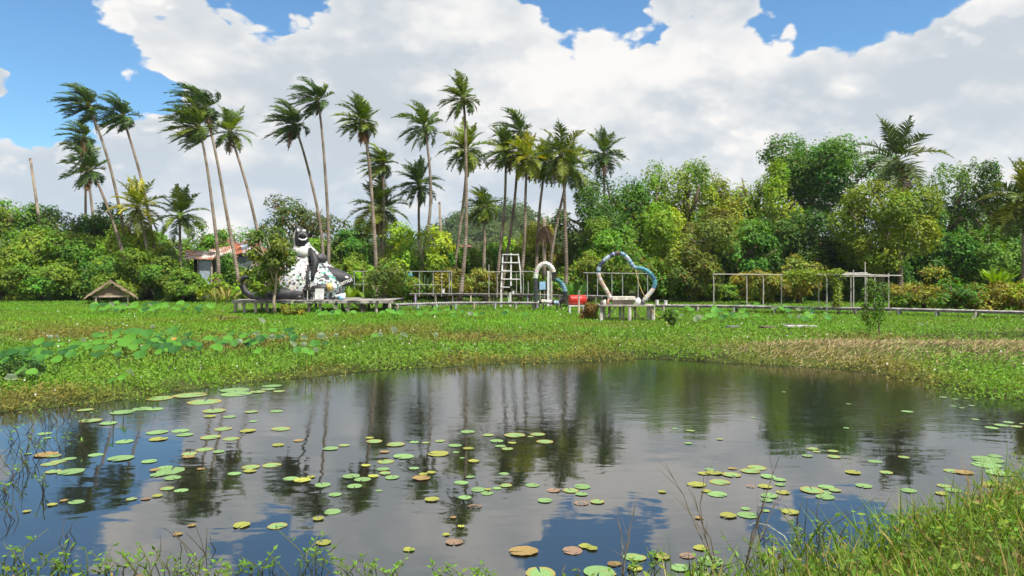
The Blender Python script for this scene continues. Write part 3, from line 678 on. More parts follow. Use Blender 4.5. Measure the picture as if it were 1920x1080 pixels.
A = """1320 35 160,1330 58 180,1450 45 90,1530 12 120,1510 30 80,1570 43 70,1070 65 200,900 82 150,1150 102 190,480 148 100,690 160 140,800 140 110,870 142 100,510 208 130,610 222 110,1205 153 140,1415 158 80,1555 155 75,1180 184 70 y,1290 186 80,1425 211 50,1255 254 110,1395 266 100 y,1580 254 110,885 273 130,1015 265 110,1040 287 100,890 312 110 y,1185 302 115,1300 310 100,700 325 115,1150 370 95,1065 395 100,1060 412 75 o,1230 383 70,260 400 130 o,300 407 90,250 280 80,265 305 45,155 395 50,390 422 80,330 437 90,280 452 100,400 495 150,300 495 90,540 400 90,680 420 150,840 437 90,870 487 65 o,930 470 80,960 490 180,890 512 100,970 530 110,1410 470 110,1530 458 110,1405 492 75 y,1318 507 80,1130 480 50 o,1635 535 95,1700 545 100 y,1750 525 50 y,1815 570 100,940 590 80,1020 600 75,885 632 65 y,740 650 65,820 648 60 p,430 665 95,360 657 50 o,295 682 60 y,150 720 50 y,1885 625 80,1870 720 100,1360 797 115 y,1560 800 115,1790 762 70 y,1000 848 60 o,1080 798 50 o,1820 895 95 y,1860 365 95,1680 320 60 o,1565 345 80 y"""
B = """255 347 70,400 305 50 y,425 325 95,545 342 110,650 328 60,715 332 50,590 410 120,610 422 100,490 438 100,795 322 60,880 348 85,950 271 90,1065 289 75,1215 290 135,1345 285 95,1305 297 40,1115 322 90,1385 327 105,1200 333 55 y,1135 352 70,1175 366 75,955 365 70 y,785 395 130 y,485 384 60 o,885 384 40,920 418 35,985 437 75 y,378 462 60 y,475 482 80,650 477 55,745 500 60 y,700 509 55 y,487 504 75,295 521 105,360 540 95,420 522 70 y,525 527 95,690 533 105 o,315 578 100,915 557 85,965 525 60,985 537 60,1155 506 60,1165 573 75,1315 571 80,1010 596 90,1065 597 45 y,1115 588 60,1060 616 80,935 640 80,750 653 90 y,450 602 40,1435 600 90 p,1530 601 100,1595 579 100,1590 622 70,1385 658 90,1590 672 90 p,1680 665 88,990 690 90 p,870 755 40 o,915 805 45 y,830 850 50 y,875 892 105 p,620 935 70 y,1265 945 180 o,1610 915 80 y,1650 930 70 y,1540 940 120 p,1360 1068 200,1690 1060 190,1880 975 120,1775 1015 80 o,1890 1040 100 y"""
Cc = """350 202 30,420 212 40,410 268 40,505 386 45,525 402 75 y,605 410 90,718 378 92,688 393 95,610 382 45 o,480 404 60 y,550 442 100,448 454 95 y,490 484 50 y,540 497 92,292 487 40 y,770 418 80,820 432 60,755 463 70 y,822 454 50,690 462 45 p,775 504 88,762 524 58,835 490 65 y,965 480 115,1030 465 80,1020 490 70,1025 510 95,1070 480 60,668 563 45,755 571 45,590 595 85 y,675 592 95,870 578 88 y,458 604 45 o,967 293 55,987 306 40,1060 304 55,945 325 50,1065 329 60,1775 198 60,1820 187 65,1850 173 50,1885 192 55,1915 180 30,1790 325 65,1755 342 140,1750 365 130,1600 393 80,1650 400 90 o,1795 385 60,1805 402 120,1560 460 65,1600 480 75,1550 495 60 y,1550 505 50 y,1815 504 65,1760 455 70 y,1890 445 60,1900 487 50,465 740 75 y,180 785 90,290 780 80 y,510 800 130,405 775 80 p,370 830 90,470 830 50,75 810 60 o,170 835 120 y,50 855 80,460 855 90,750 780 60 o,1200 460 80,1300 400 70,1400 480 75,1250 350 60,1380 330 55,1150 400 70 y,1555 60 35,1610 68 30,1660 66 25,1700 160 35,1600 100 30,1640 108 25,1685 98 30,1395 125 50,700 152 26,840 36 20,1120 200 30,1130 90 26,550 250 34"""
seen = []
for txt, ox, oy, kk in ((A, 0, 720, 3), (B, 560, 720, 3), (Cc, 1120, 720, 2.4)):
    for e in txt.split(','):
        e = e.split(); px, py, w = ox + float(e[0]) / kk, oy + float(e[1]) / kk, .92 * float(e[2]) / kk; tcode = e[3] if len(e) > 3 else 'g'
        if any(abs(px - a) < 7 and abs(py - b) < 5 for a, b in seen): continue
        seen.append((px, py)); p = gnd(px, py, .0)
        o = bpy.data.objects.new('lily_pad', PM[tcode, rr.randrange(5)]); COL.objects.link(o)
        o.location = (p[0], p[1], -.004 + rr.random() * .006 + (.004 if tcode != 'p' else 0)); s = w / 2 * p[1] / F
        o.scale = (s, s * rr.uniform(.85, 1.1), s * .5 + .1); o.rotation_euler = (rr.uniform(-.012, .012), rr.uniform(-.012, .012), rr.uniform(0, 6.28))
        tag(o, PADL[tcode][0], 'lily pad', PADL[tcode][1])

# ------------------------------------------------------------------ lotus leaves on stalks
def lotusmesh(col, cup, seed):
    r = random.Random(seed); n = 16; V = [(0, 0, 0)]; ph = r.uniform(0, 6)
    for q, zc in ((.45, .25), (.8, .7), (1.0, 1.0)):
        for i in range(n):
            a = 2 * math.pi * i / n; e = 1 + .05 * math.sin(3 * a + ph) + (r.random() - .5) * .05
            V.append((math.cos(a) * q * e, math.sin(a) * q * e, cup * zc * (1 + .5 * math.sin(2 * a + ph)) + (r.random() - .5) * .05))
    Fs = [(0, 1 + i, 1 + (i + 1) % n) for i in range(n)] + [(1 + k * n + i, 1 + (k + 1) * n + i, 1 + (k + 1) * n + (i + 1) % n, 1 + k * n + (i + 1) % n) for k in range(2) for i in range(n)]
    me = bpy.data.meshes.new('lotus_leaf'); me.from_pydata(V, [], Fs); me.polygons.foreach_set('use_smooth', [True] * len(Fs))
    a = me.attributes.new('Col', 'FLOAT_COLOR', 'POINT'); a.data.foreach_set('color', np.tile(np.array((*col, 1), np.float32), len(V))); me.materials.append(LEAF); return me
LOT = {'g': [lotusmesh((.060, .19, .028), .22, 1), lotusmesh((.095, .26, .028), .15, 2), lotusmesh((.030, .11, .022), .3, 3)], 'w': [lotusmesh((.50, .58, .40), .35, 4), lotusmesh((.42, .52, .33), .28, 5)], 'b': [lotusmesh((.11, .29, .03), .25, 6)], 'o': [lotusmesh((.42, .26, .05), .3, 7)]}
STK = MB().tube([(0, 0, -1), (.02, 0, -.5), (0, 0, 0)], [.012, .010, .008], 5, (.08, .12, .03))
stm = bpy.data.meshes.new('stalk'); stm.from_pydata(STK.v, [], STK.f); a = stm.attributes.new('Col', 'FLOAT_COLOR', 'POINT'); a.data.foreach_set('color', np.tile(np.array((.08, .12, .03, 1), np.float32), len(STK.v))); stm.materials.append(PAINT)
LLAB = {'g': 'broad blue green lotus leaf held above the marsh on its stalk', 'w': 'lotus leaf tipped over to show its pale underside', 'b': 'bright fresh green lotus leaf standing upright in the marsh', 'o': 'yellowed lotus leaf among the green ones'}
def lotus(px, py, w, kind, h=None, lab=None, grp=None):
    h = h or rr.uniform(.28, .48); p = gnd(px, py, h + .12); s = max(w / 2 * p[1] / F, .08)
    o = bpy.data.objects.new('lotus_leaf', rr.choice(LOT[kind])); COL.objects.link(o); o.location = p
    o.scale = (s, s, s); tl = {'w': 1.05, 'b': .9}.get(kind, .75)
    o.rotation_euler = (rr.uniform(.35, 1) * tl if kind != 'w' else -rr.uniform(.7, 1.2), rr.uniform(-.4, .4) * tl, rr.uniform(-.5, .5))
    tag(o, lab or LLAB[kind], 'lotus leaf', grp or {'g': 'lotus leaves in the marsh', 'w': 'tipped pale lotus leaves', 'b': 'fresh lotus leaves', 'o': 'yellowed lotus leaves'}[kind])
    gz = max(float(ground_z([p[0]], [p[1]])[0]), -.1); c = bpy.data.objects.new('stalk', stm); COL.objects.link(c); c.parent = o
    mw = Matrix.Translation(p) @ o.rotation_euler.to_matrix().to_4x4() @ Matrix.Diagonal((s, s, s, 1))
    c.matrix_parent_inverse = mw.inverted(); c.location = p; c.scale = (1, 1, p[2] - gz + .05)
LA = """280 310 80,350 340 90,340 400 85,215 385 90,120 380 100,60 410 100,20 400 70,160 445 60,540 345 110,515 405 80,570 400 70,705 315 80,700 265 70,745 265 80,700 410 90,835 270 60,850 240 80,980 240 100,930 240 80,1060 255 90,935 290 100,890 330 90,1000 310 70,1050 355 80,1010 405 90,1100 310 100,1180 315 110,1250 235 90,1150 260 80,1360 265 70,1500 290 80,1560 295 60,1640 290 70,1750 265 60,1780 305 60,1440 360 60,1560 355 90,1700 305 60,360 280 40 w,408 275 30 w,600 300 35 w,1097 200 30 w,1850 255 40 w,1725 310 35 w,935 535 70 w,885 565 70 b,810 590 60,80 575 80 w,230 535 80 b,150 520 90,1880 160 60 w,1255 295 50 o,640 350 60,620 330 70,800 310 70,860 300 60,960 350 70,1130 340 60,1210 340 70,450 380 70,430 330 60,30 450 80,100 430 70,180 400 60,250 360 70"""
LB = """215 270 60,310 255 45 w,420 280 50 w,480 280 60,505 268 40 w,585 295 70,655 285 50 w,775 272 60 w,570 328 55 w,650 330 40 w,730 325 70,810 325 40,605 370 60,660 375 60,705 390 40 b,735 372 30 w,325 380 65 b,25 350 60,1165 265 40,1200 260 40 w,1300 225 50 w,1360 255 35 w,1385 270 30 w,1600 263 40 w,885 265 30 w"""
for txt, ox, oy, kk in ((LA, 0, 560, 3.84), (LB, 400, 560, 3.84)):
    for e in txt.split(','):
        e = e.split(); lotus(ox + float(e[0]) / kk, oy + float(e[1]) / kk, float(e[2]) / kk, e[3] if len(e) > 3 else 'g')
for i in range(46):
    f = rr.random(); lotus(10 + 560 * f, 668 - 40 * f + rr.uniform(-14, 14), rr.uniform(14, 24), 'g')
for (x0, x1, y0, y1, m, lab, grp) in ((170, 400, 569, 582, 55, 'bright lotus leaf in the patch between the hut and the platform', 'lotus leaves by the hut'), (590, 760, 572, 592, 26, 'lotus leaf growing in the shade of the sculpture platform', 'lotus leaves under the platform'),
                                 (1250, 1560, 572, 598, 60, 'lotus leaf in the patch in front of the pergola boardwalk', 'lotus leaves before the pergola'), (780, 1000, 578, 592, 16, 'lotus leaf beside the low zigzag walkway', 'lotus leaves by the low walkway')):
    for i in range(m): lotus(rr.uniform(x0, x1), rr.uniform(y0, y1), rr.uniform(8, 16), 'w' if rr.random() < .10 else 'b' if rr.random() < .35 else 'g', rr.uniform(.15, .35), lab, grp)

# ------------------------------------------------------------------ built things
GREY, PALE, DARKW, WHITE, TAN = (.30, .28, .25), (.52, .50, .45), (.10, .085, .07), (.74, .74, .72), (.50, .42, .30)
def gz(x, y): return float(ground_z([x], [y])[0])
def post(t, x, y, z1, w=.07, c=PALE, name='post', m=None, lean=0):
    z0 = min(gz(x, y), .1) - .12
    return part(MB().tube([(x + lean, y, z0), (x + lean * .4, y, (z0 + z1) / 2), (x, y, z1)], [w, w * .96, w * .92], 7, c), name, m or WOOD, t)
def planks(pts, z, width, rng, pw=.16, col=GREY, gap=.02, th=.045):
    """plank deck along a polyline of (x, y)"""
    mb = MB()
    for a, b in zip(pts[:-1], pts[1:]):
        a, b = np.array(a, float), np.array(b, float); L = np.linalg.norm(b - a); u = (b - a) / L; v = np.array([-u[1], u[0]]); n = int(L / pw)
        for i in range(n):
            c = a + u * (i + .5) * L / n; h = width / 2 * rng.uniform(.94, 1.08); w = L / n / 2 - gap / 2; q = rng.uniform(.65, 1.25); dz = rng.uniform(-.008, .008)
            P = [c - u * w - v * h, c + u * w - v * h, c + u * w + v * h, c - u * w + v * h]
            V = [(p[0], p[1], z + dz - th) for p in P] + [(p[0], p[1], z + dz) for p in P]
            mb.add(V, [(3, 2, 1, 0), (4, 5, 6, 7), (0, 1, 5, 4), (1, 2, 6, 5), (2, 3, 7, 6), (3, 0, 4, 7)], tuple(k * q for k in col))
    return mb
def walkway(name, label, pts, z, width, postx, rng, col=GREY, rail=None, pc=PALE, pr=.07):
    t = thing(name, (pts[0][0], pts[0][1], gz(*pts[0])), label, 'boardwalk')
    o = part(planks(pts, z, width, rng, col=col), 'planks', WOOD, t); o['kind'] = 'stuff'
    for sg in (-1, 1):
        mb = MB()
        for a, b in zip(pts[:-1], pts[1:]):
            a, b = np.array(a, float), np.array(b, float); u = (b - a) / np.linalg.norm(b - a); v = np.array([-u[1], u[0]]) * sg * width * .38
            mb.tube([(*(a + v), z - .11), (*(b + v), z - .11)], [.06, .06], 4, tuple(k * .8 for k in col))
        part(mb, 'beam', WOOD, t)
    P = np.array(pts, float); seg = np.linalg.norm(np.diff(P, axis=0), axis=1); cum = np.concatenate([[0], np.cumsum(seg)])
    for q in postx:
        sdist = q * cum[-1]; i = min(np.searchsorted(cum, sdist, side='right') - 1, len(seg) - 1); f = (sdist - cum[i]) / seg[i]; c = P[i] * (1 - f) + P[i + 1] * f
        u = (P[i + 1] - P[i]) / seg[i]; v = np.array([-u[1], u[0]]) * width * .42
        for sg in (-1, 1): post(t, c[0] + sg * v[0], c[1] + sg * v[1], z - .06, pr * rng.uniform(.8, 1.2), tuple(k * rng.uniform(.6, 1.1) for k in pc), lean=rng.uniform(-.05, .05))
    return t
rng = np.random.default_rng(91)
xd = lambda px, D: (px - CX) / F * D
# platform under the sculpture
pt = thing('viewing_platform', (xd(585, 47.5), 47.5, .1), 'grey plank platform on pale posts carrying the mosaic sculpture', 'platform')
mbp = planks([(xd(436, 45), 47.6), (xd(738, 45.5), 47.6)], .88, 5.4, rng, pw=.19, col=(.33, .31, .29)); o = part(mbp, 'planks', WOOD, pt); o['kind'] = 'stuff'
part(MB().box((xd(436, 45), 44.86, .70), (xd(738, 45), 44.92, .86), (.36, .34, .31)), 'edge_board', WOOD, pt)
for y_ in (46.2, 49.6): part(MB().box((xd(436, 45) + .1, y_ - .06, .68), (xd(738, 45) - .1, y_ + .06, .832), (.2, .18, .16)), 'beam', WOOD, pt)
for px in (441, 456, 478, 499, 529, 552, 577, 598, 628, 652, 679, 705, 730):
    dk = px in (529, 613, 628, 679); post(pt, xd(px, 45), 45.05 + rng.uniform(0, .3), .83, .10 if not dk else .12, (.55, .50, .40) if not dk else DARKW, lean=rng.uniform(-.06, .06))
for px in (446, 488, 540, 590, 640, 690, 728): post(pt, xd(px, 49), 49.3, .83, .09, (.35, .32, .26))
for a, b in ((590, 568), (660, 690)): part(MB().tube([(xd(a, 45.4), 45.4, .8), (xd(b, 45.4), 45.6, .05)], [.05, .05], 6, (.35, .3, .24)), 'brace', WOOD, pt)

walkway('raised_boardwalk', 'raised grey boardwalk behind the bottle arch with white containers standing on it', [(xd(768, 58), 58), (xd(850, 58), 58.2), (xd(1000, 56), 56), (xd(1135, 52), 52)], .95, 1.1, np.linspace(.03, .97, 11), rng, (.30, .28, .26))
zw = walkway('low_boardwalk', 'low narrow boardwalk with zigzag rope edge running to the sculpture platform', [(xd(735, 47), 47.2), (xd(860, 50), 50), (xd(1012, 50.5), 50.5)], .56, .7, np.linspace(.02, .98, 8), rng, (.34, .33, .31))
zz = []
for i in range(150):
    f = i / 149; x0 = xd(738, 47) * (1 - f) + xd(1008, 50) * f; zz.append((x0, 46.85 + 3.1 * min(f / .45, 1) , .57 + .055 * (1 if i % 2 else -1)))
part(MB().tube(zz, .022, 4, WHITE), 'zigzag_rope', PAINT, zw)
walkway('boardwalk', 'long weathered boardwalk running past the pergola to the spiky plant', [(xd(1232, 47), 47.5), (xd(1340, 47), 47), (xd(1560, 44), 44), (xd(1670, 43), 43), (xd(1800, 41), 41), (xd(2080, 37), 37)], .50, 1.0, (.02, .11, .21, .31, .40, .5, .6, .68, .76, .86, .97), rng, (.36, .34, .32), pr=.085)

# thatched hut
hy0 = 59.0; hx0, hx1 = xd(153, hy0), xd(233, hy0); ht = thing('thatched_hut', ((hx0 + hx1) / 2, hy0 + 1.2, .1), 'small open hut with pale thatched gable roof in the marsh grass', 'hut')
zt, ze = at(192, 529, hy0)[2], at(192, 557, hy0)[2]; xm = xd(192, hy0)
def slab(mb, A, B, C_, D_, th, c):
    n = norm(np.cross(np.array(B) - A, np.array(D_) - A)) * th; V = [A, B, C_, D_] + [np.array(p) - n for p in (A, B, C_, D_)]
    return mb.add(V, [(0, 1, 2, 3), (7, 6, 5, 4), (0, 4, 5, 1), (1, 5, 6, 2), (2, 6, 7, 3), (3, 7, 4, 0)], c)
rf = part(slab(MB(), (hx0, hy0 - .3, ze), (xm, hy0 - .35, zt), (xm, hy0 + 3, zt), (hx0, hy0 + 3, ze), -.13, (.4, .33, .24)), 'roof_slope', THATCH, ht)
part(slab(MB(), (xm, hy0 - .35, zt), (hx1, hy0 - .3, ze), (hx1, hy0 + 3, ze), (xm, hy0 + 3, zt), -.13, (.4, .33, .24)), 'roof_slope', THATCH, ht)
part(MB().tube([(xm, hy0 - .4, zt + .03), (xm, hy0 + 3.05, zt + .03)], [.16, .14], 8), 'ridge_cap', THATCH, ht)
part(MB().add([(hx0 + .55, hy0, ze + .08), (hx1 - .55, hy0, ze + .08), (xm, hy0, zt - .2), (hx0 + .55, hy0 + .07, ze + .08), (hx1 - .55, hy0 + .07, ze + .08), (xm, hy0 + .07, zt - .2)], [(0, 1, 2), (5, 4, 3), (0, 3, 4, 1), (1, 4, 5, 2), (2, 5, 3, 0)]), 'gable_panel', THATCH, ht)
part(MB().box((hx0 + .4, hy0 - .12, ze - .02), (hx1 - .35, hy0 - .05, ze + .12), (.42, .34, .26)), 'tie_beam', WOOD, ht)
for px, dy in ((168, -.05), (221, 0), (172, 2.6), (216, 2.6)): post(ht, xd(px, hy0), hy0 + dy, ze + .1, .07, (.40, .35, .28))
rng2 = np.random.default_rng(4); nn = 420; sd = rng2.random(nn) < .5; q = rng2.random(nn)
P = np.stack([np.where(sd, hx0 + (xm - hx0) * q, hx1 + (xm - hx1) * q), hy0 - .35 + rng2.uniform(0, .1, nn), ze + (zt - ze) * q + rng2.uniform(-.02, .1, nn)], 1)
Dr = np.stack([np.where(sd, -1.0, 1.0), rng2.normal(size=nn) * .3 - .3, -.75 + rng2.normal(size=nn) * .15], 1)
link('straw_fringe', leaf_mesh('straw_fringe', P, Dr, rng2.normal(size=(nn, 3)) + [0, -1, 1], rng2.uniform(.2, .45, nn), np.full(nn, .04), np.array((.46, .37, .25)) * rng2.uniform(.6, 1.2, (nn, 1)), GRASS), ht)

ht.rotation_euler = (0, 0, math.atan2(-ht.location.x, ht.location.y))      # its gable faces the pond

# shack and houses
def corr(mb, A, B, C_, D_, n, c, amp=.03):
    """corrugated sheet A-B top edge, D-C bottom edge"""
    A, B, C_, D_ = map(np.array, (A, B, C_, D_)); V = []; nrm = norm(np.cross(B - A, D_ - A))
    for i in range(n + 1):
        f = i / n; o = nrm * amp * (1 if i % 2 else -1); V += [A * (1 - f) + B * f + o, D_ * (1 - f) + C_ * f + o]
    return mb.add(V, [(2 * i, 2 * i + 2, 2 * i + 3, 2 * i + 1) for i in range(n)], c)
SD = 68.5; sh = thing('tin_shack', (*at(372, 560, SD)[:2], .3), 'small shack with rusty corrugated roof and pale blue wall beside palm trunks', 'shack')
for i, (x0, x1, c) in enumerate(((346, 362, (.45, .40, .36)), (361, 379, (.36, .28, .24)), (378, 402, (.55, .52, .48)))):
    a, b = at(x0 + 3, 469 + i, SD + 2.6), at(x1 + 3, 470 + i, SD + 2.6); c_, d_ = at(x1 - 2, 487, SD - .4), at(x0 - 1, 486, SD - .4)
    part(corr(MB(), a, b, c_, d_, 14, c), 'roof_sheet', TIN, sh)
w0, w1 = at(373, 487, SD), at(397, 487, SD)
part(MB().box((w0[0], SD, .2), (w1[0], SD + .08, w0[2] - .05), (.42, .50, .58)), 'wall_panel', PAINT, sh)
part(MB().box((at(351, 0, SD)[0], SD + 1.4, .2), (w0[0] - .02, SD + 1.5, w0[2] + .1), (.05, .045, .04)), 'shaded_back_wall', PAINT, sh)  # near-black colour paints in the shade inside the shack's opening
for px in (352, 372, 397): part(MB().tube([(xd(px, SD), SD - .1, .1), (xd(px, SD), SD - .1, w0[2] + .02)], [.07, .06], 6, (.42, .38, .33)), 'post', WOOD, sh)
S2 = 72; s2 = thing('rusty_roofed_house', (*at(450, 560, S2)[:2], .3), 'house with long low rust and white sheet roof behind pale palm trunk', 'house')
for i, (x0, x1, c) in enumerate(((398, 420, (.55, .52, .46)), (419, 440, (.58, .56, .5)), (439, 456, (.50, .16, .06)), (455, 472, (.62, .66, .72)))):
    f0, f1 = (x0 - 398) / 74, (x1 - 398) / 74; yt = lambda f: 480 - 14 * f; 
    part(corr(MB(), at(x0 - 6, yt(f0) - 12, S2 + 3), at(x1 - 6, yt(f1) - 12, S2 + 3), at(x1, yt(f1) + 4, S2), at(x0, yt(f0) + 6, S2), 10, c), 'roof_sheet', TIN, s2)
part(MB().box((xd(400, S2), S2 + .4, .2), (xd(468, S2), S2 + .5, at(0, 478, S2)[2] - .2), (.16, .20, .21)), 'wall', PAINT, s2)
def house(px, D, w, yr, ye, label, wallc, depth=5, hip=.28):
    c = at(px, 560, D); t = thing('tile_roofed_house', (c[0], D + depth / 2, .3), label, 'house')
    x0, x1 = xd(px - w / 2, D), xd(px + w / 2, D); zr, ze_ = at(0, yr, D + depth / 2)[2], at(0, ye, D)[2]; hx = (x1 - x0) * hip; ym = D + depth / 2
    rv = [(x0 - .4, D - .4, ze_), (x1 + .4, D - .4, ze_), (x1 + .4, D + depth + .4, ze_), (x0 - .4, D + depth + .4, ze_), (x0 + hx, ym, zr), (x1 - hx, ym, zr)]
    part(MB().add(rv, [(0, 1, 5, 4), (2, 3, 4, 5), (1, 2, 5), (3, 0, 4), (3, 2, 1, 0)]), 'roof', TILE, t)
    part(MB().box((x0, D, .2), (x1, D + depth, ze_ - .02), wallc), 'wall', PAINT, t)
    part(MB().box((x0 + (x1 - x0) * .35, D - .03, ze_ - 1.6), (x0 + (x1 - x0) * .6, D + .02, ze_ - .5), (.05, .06, .07)), 'window', PLASTIC, t)
    return t
house(402, 80, 40, 447, 460, 'house with pitched red tile roof half hidden behind the tin shack', (.45, .36, .30))
house(452, 84, 44, 452, 470, 'red tiled house glimpsed behind the rust and white roof', (.4, .34, .28))
house(868, 74, 26, 459, 464, 'reddish brown house wall glimpsed beside the dark tall palm trunk', (.38, .16, .12), hip=.1)

# mosaic animal sculpture
SY = 47.6; sg = thing('mosaic_sculpture', (xd(580, SY), SY, .88), 'large black and white mosaic animal sculpture with upturned head and curled tail', 'sculpture')
ZD = .885
LV = [(563, 503, 636), (552, 508, 640), (540, 513, 646), (530, 516, 648), (520, 519, 645), (510, 523, 635), (500, 528, 622), (490, 535, 611), (480, 544, 602), (470, 549, 592), (462, 552, 583), (454, 553, 578)]
def tring(i):
    yp, xl, xr = LV[i]; z = max(at(0, yp, SY)[2], ZD); return z, (xd(xl, SY) + xd(xr, SY)) / 2, (xd(xr, SY) - xd(xl, SY)) / 2
V = []; nr = 26
for i in range(len(LV)):
    z, cx_, rx = tring(i); ry = min(rx * .72, 1.7)
    for k in range(nr):
        a = 2 * math.pi * k / nr; V.append((cx_ + rx * math.cos(a), SY + ry * math.sin(a), z))
Fs = [(i * nr + k, i * nr + (k + 1) % nr, (i + 1) * nr + (k + 1) % nr, (i + 1) * nr + k) for i in range(len(LV) - 1) for k in range(nr)] + [tuple((len(LV) - 1) * nr + k for k in range(nr))]
part(MB().add(V, Fs, (.42, .42, .41)), 'body', PAINT, sg, True)
# mosaic pieces over the body, grouped as the photo shows
mz = MB(); r3 = random.Random(8)
for i in range(len(LV) - 1):
    z0, c0, rx0 = tring(i); z1, c1, rx1 = tring(i + 1)
    for jrow in range(3):
        f = (jrow + .5) / 3; z = z0 + (z1 - z0) * f; cx_ = c0 + (c1 - c0) * f; rx = rx0 + (rx1 - rx0) * f; ry = min(rx * .72, 1.7); n = int(2 * math.pi * rx / .115)
        for k in range(n):
            a = 2 * math.pi * (k + r3.random() * .4) / n; x_, y_ = cx_ + rx * math.cos(a), SY + ry * math.sin(a)
            px = x_ / SY * F + CX; py = HY + (CAMH - z) / SY * F; e = r3.random()
            edge_line = 470 + (px - 585) * .80
            strap = abs(px - (588 + (py - 478) * .02)) < 4 and py > 470
            if px < 537 and py > 494: c = (.62, .47, .30) if e < .85 else (.40, .30, .2)
            elif strap: c = (.03, .03, .033)
            elif px > 590 and py < edge_line + 9: c = (.55, .58, .60) if e < .5 else (.06, .06, .065)
            elif px < 588: c = (.78, .78, .76) if e < .72 else (.34, .35, .35) if e < .84 else (.08, .08, .085) if e < .94 else (.18, .45, .38)
            elif px < 611: c = (.62, .66, .66) if e < .6 else (.30, .38, .38) if e < .8 else (.09, .09, .1)
            else: c = (.72, .76, .75) if e < .40 else (.14, .42, .38) if e < .65 else (.06, .06, .07)
            if e > .97: continue
            th = math.atan2(rx * math.sin(a), ry * math.cos(a)); w, h = r3.uniform(.05, .13), r3.uniform(.055, .105); zq = z + r3.uniform(-.02, .02); ro = r3.uniform(-.5, .5); al = math.atan2((rx0 - rx1) * abs(math.cos(a)) + (min(rx0 * .72, 1.7) - min(rx1 * .72, 1.7)) * abs(math.sin(a)) - (c1 - c0) * math.cos(a), z1 - z0 + 1e-6)
            R = np.array([[math.cos(th), -math.sin(th), 0], [math.sin(th), math.cos(th), 0], [0, 0, 1]]) @ np.array([[math.cos(al), 0, -math.sin(al)], [0, 1, 0], [math.sin(al), 0, math.cos(al)]]) @ np.array([[1, 0, 0], [0, math.cos(ro), -math.sin(ro)], [0, math.sin(ro), math.cos(ro)]])
            mz.box((x_ - .03, y_ - w, zq - h), (x_ + .016 + .012 * r3.random(), y_ + w, zq + h), tuple(q * r3.uniform(.8, 1.1) for q in c), R, (x_, y_, zq))
o = part(mz, 'mosaic_pieces', PLASTIC, sg); o['kind'] = 'stuff'
part(MB().tube([at(581, 466, SY - .75), at(587, 478, SY - 1.0), at(591, 490, SY - 1.25), at(590, 502, SY - 1.35), at(587, 514, SY - 1.5), at(586, 526, SY - 1.6)], [.12, .22, .25, .20, .14, .08], 9, (.03, .03, .034)), 'dark_strap', RUBBER, sg, True)
part(MB().ell(at(602, 484, SY - .35), (.36, .6, .30), (.08, .08, .085), 14, 8, .15, 3), 'shoulder', PAINT, sg, True)
part(MB().ell(at(572, 474, SY - .45), (.52, .5, .42), (.62, .62, .60), 14, 8, .12, 5), 'chest', PAINT, sg, True)
hd = at(566, 444, SY - .15); BLK = (.03, .03, .033)
he = part(MB().tube([at(566, 464, SY), at(566, 456, SY - .05), at(566, 447, SY - .1), at(564, 438, SY - .05), at(561, 431, SY), at(556, 426, SY + .05)], [.42, .44, .42, .37, .28, .05], 14, BLK), 'head', PAINT, sg, True)
part(MB().tube([at(552.5, 458, SY - .1), at(551.5, 445, SY - .1), at(554, 432, SY)], [.03, .04, .03], 6, WHITE), 'white_stripe', PAINT, he)
for px, py, ew, eh in ((559, 432, .09, .13), (570, 433, .13, .09)): part(MB().ell(at(px, py, SY - .40), (ew, .08, eh), (.8, .8, .78), 10, 6), 'eye_patch', PAINT, he, True)
part(MB().ell(at(567, 443, SY - .46), (.30, .12, .24), (.22, .22, .23), 14, 8), 'mouth_rim', PAINT, he, True)
part(MB().ell(at(567, 443, SY - .53), (.26, .12, .20), (.008, .008, .01), 14, 8), 'mouth', PAINT, he, True)
part(MB().tube([at(560, 447, SY - .62), at(566, 450, SY - .66), at(572, 449.5, SY - .64), at(576, 446, SY - .5)], [.03, .05, .05, .03], 6, (.8, .8, .8)), 'lip', PAINT, he, True)
part(MB().tube([at(x, y, SY - .3) for x, y in ((603, 522), (618, 520), (634, 522), (648, 524), (658, 526), (663, 528))], [.75, .70, .60, .46, .28, .06], 14, (.04, .04, .045)), 'snout', PAINT, sg, True)
fc = bpy.data.curves.new('lettering', 'FONT'); fc.body = 'Samui'; fc.size = .42; fc.extrude = .02; fc.align_x = 'CENTER'; fc.materials.append(PAINT)
wmat = mat('white_lettering', lambda t: pbsdf(t, (.82, .82, .8), .5)); fc.materials.clear(); fc.materials.append(wmat)
fo = bpy.data.objects.new('lettering', fc); COL.objects.link(fo)
lm = bpy.data.meshes.new_from_object(fo.evaluated_get(bpy.context.evaluated_depsgraph_get())); bpy.data.objects.remove(fo); lm.materials.clear(); lm.materials.append(wmat)
fo = bpy.data.objects.new('lettering', lm); COL.objects.link(fo); p = at(648, 532, SY - .95); fo.parent = sg; fo.location = Vector(p) - sg.location; fo.rotation_euler = (math.radians(90), math.radians(-22), 0)
part(MB().ell(at(643, 520.5, SY - .62), (.36, .1, .13), (.78, .78, .76), 12, 6), 'white_patch', PAINT, sg, True)
part(MB().ell(at(527, 552, SY - 1.1), (1.55, .8, .52), (.035, .037, .04), 18, 8), 'haunch', RUBBER, sg, True)
part(MB().ell(at(558, 553, SY - 1.35), (1.1, .5, .36), (.04, .042, .045), 14, 8), 'foot', RUBBER, sg, True)
part(MB().tube([at(x, y, SY - .9) for x, y in ((492, 557), (480, 557), (468, 553), (459, 546), (454, 536), (453, 526), (458, 520), (466, 519), (471, 523))], [.34, .26, .22, .2, .19, .18, .17, .14, .05], 9, BLK), 'tail', RUBBER, sg, True)
part(MB().tube([at(x, y, SY - 1.5) for x, y in ((585, 541), (600, 541), (614, 539))], [.2, .24, .22], 9, (.05, .045, .045)), 'arm', RUBBER, sg, True)
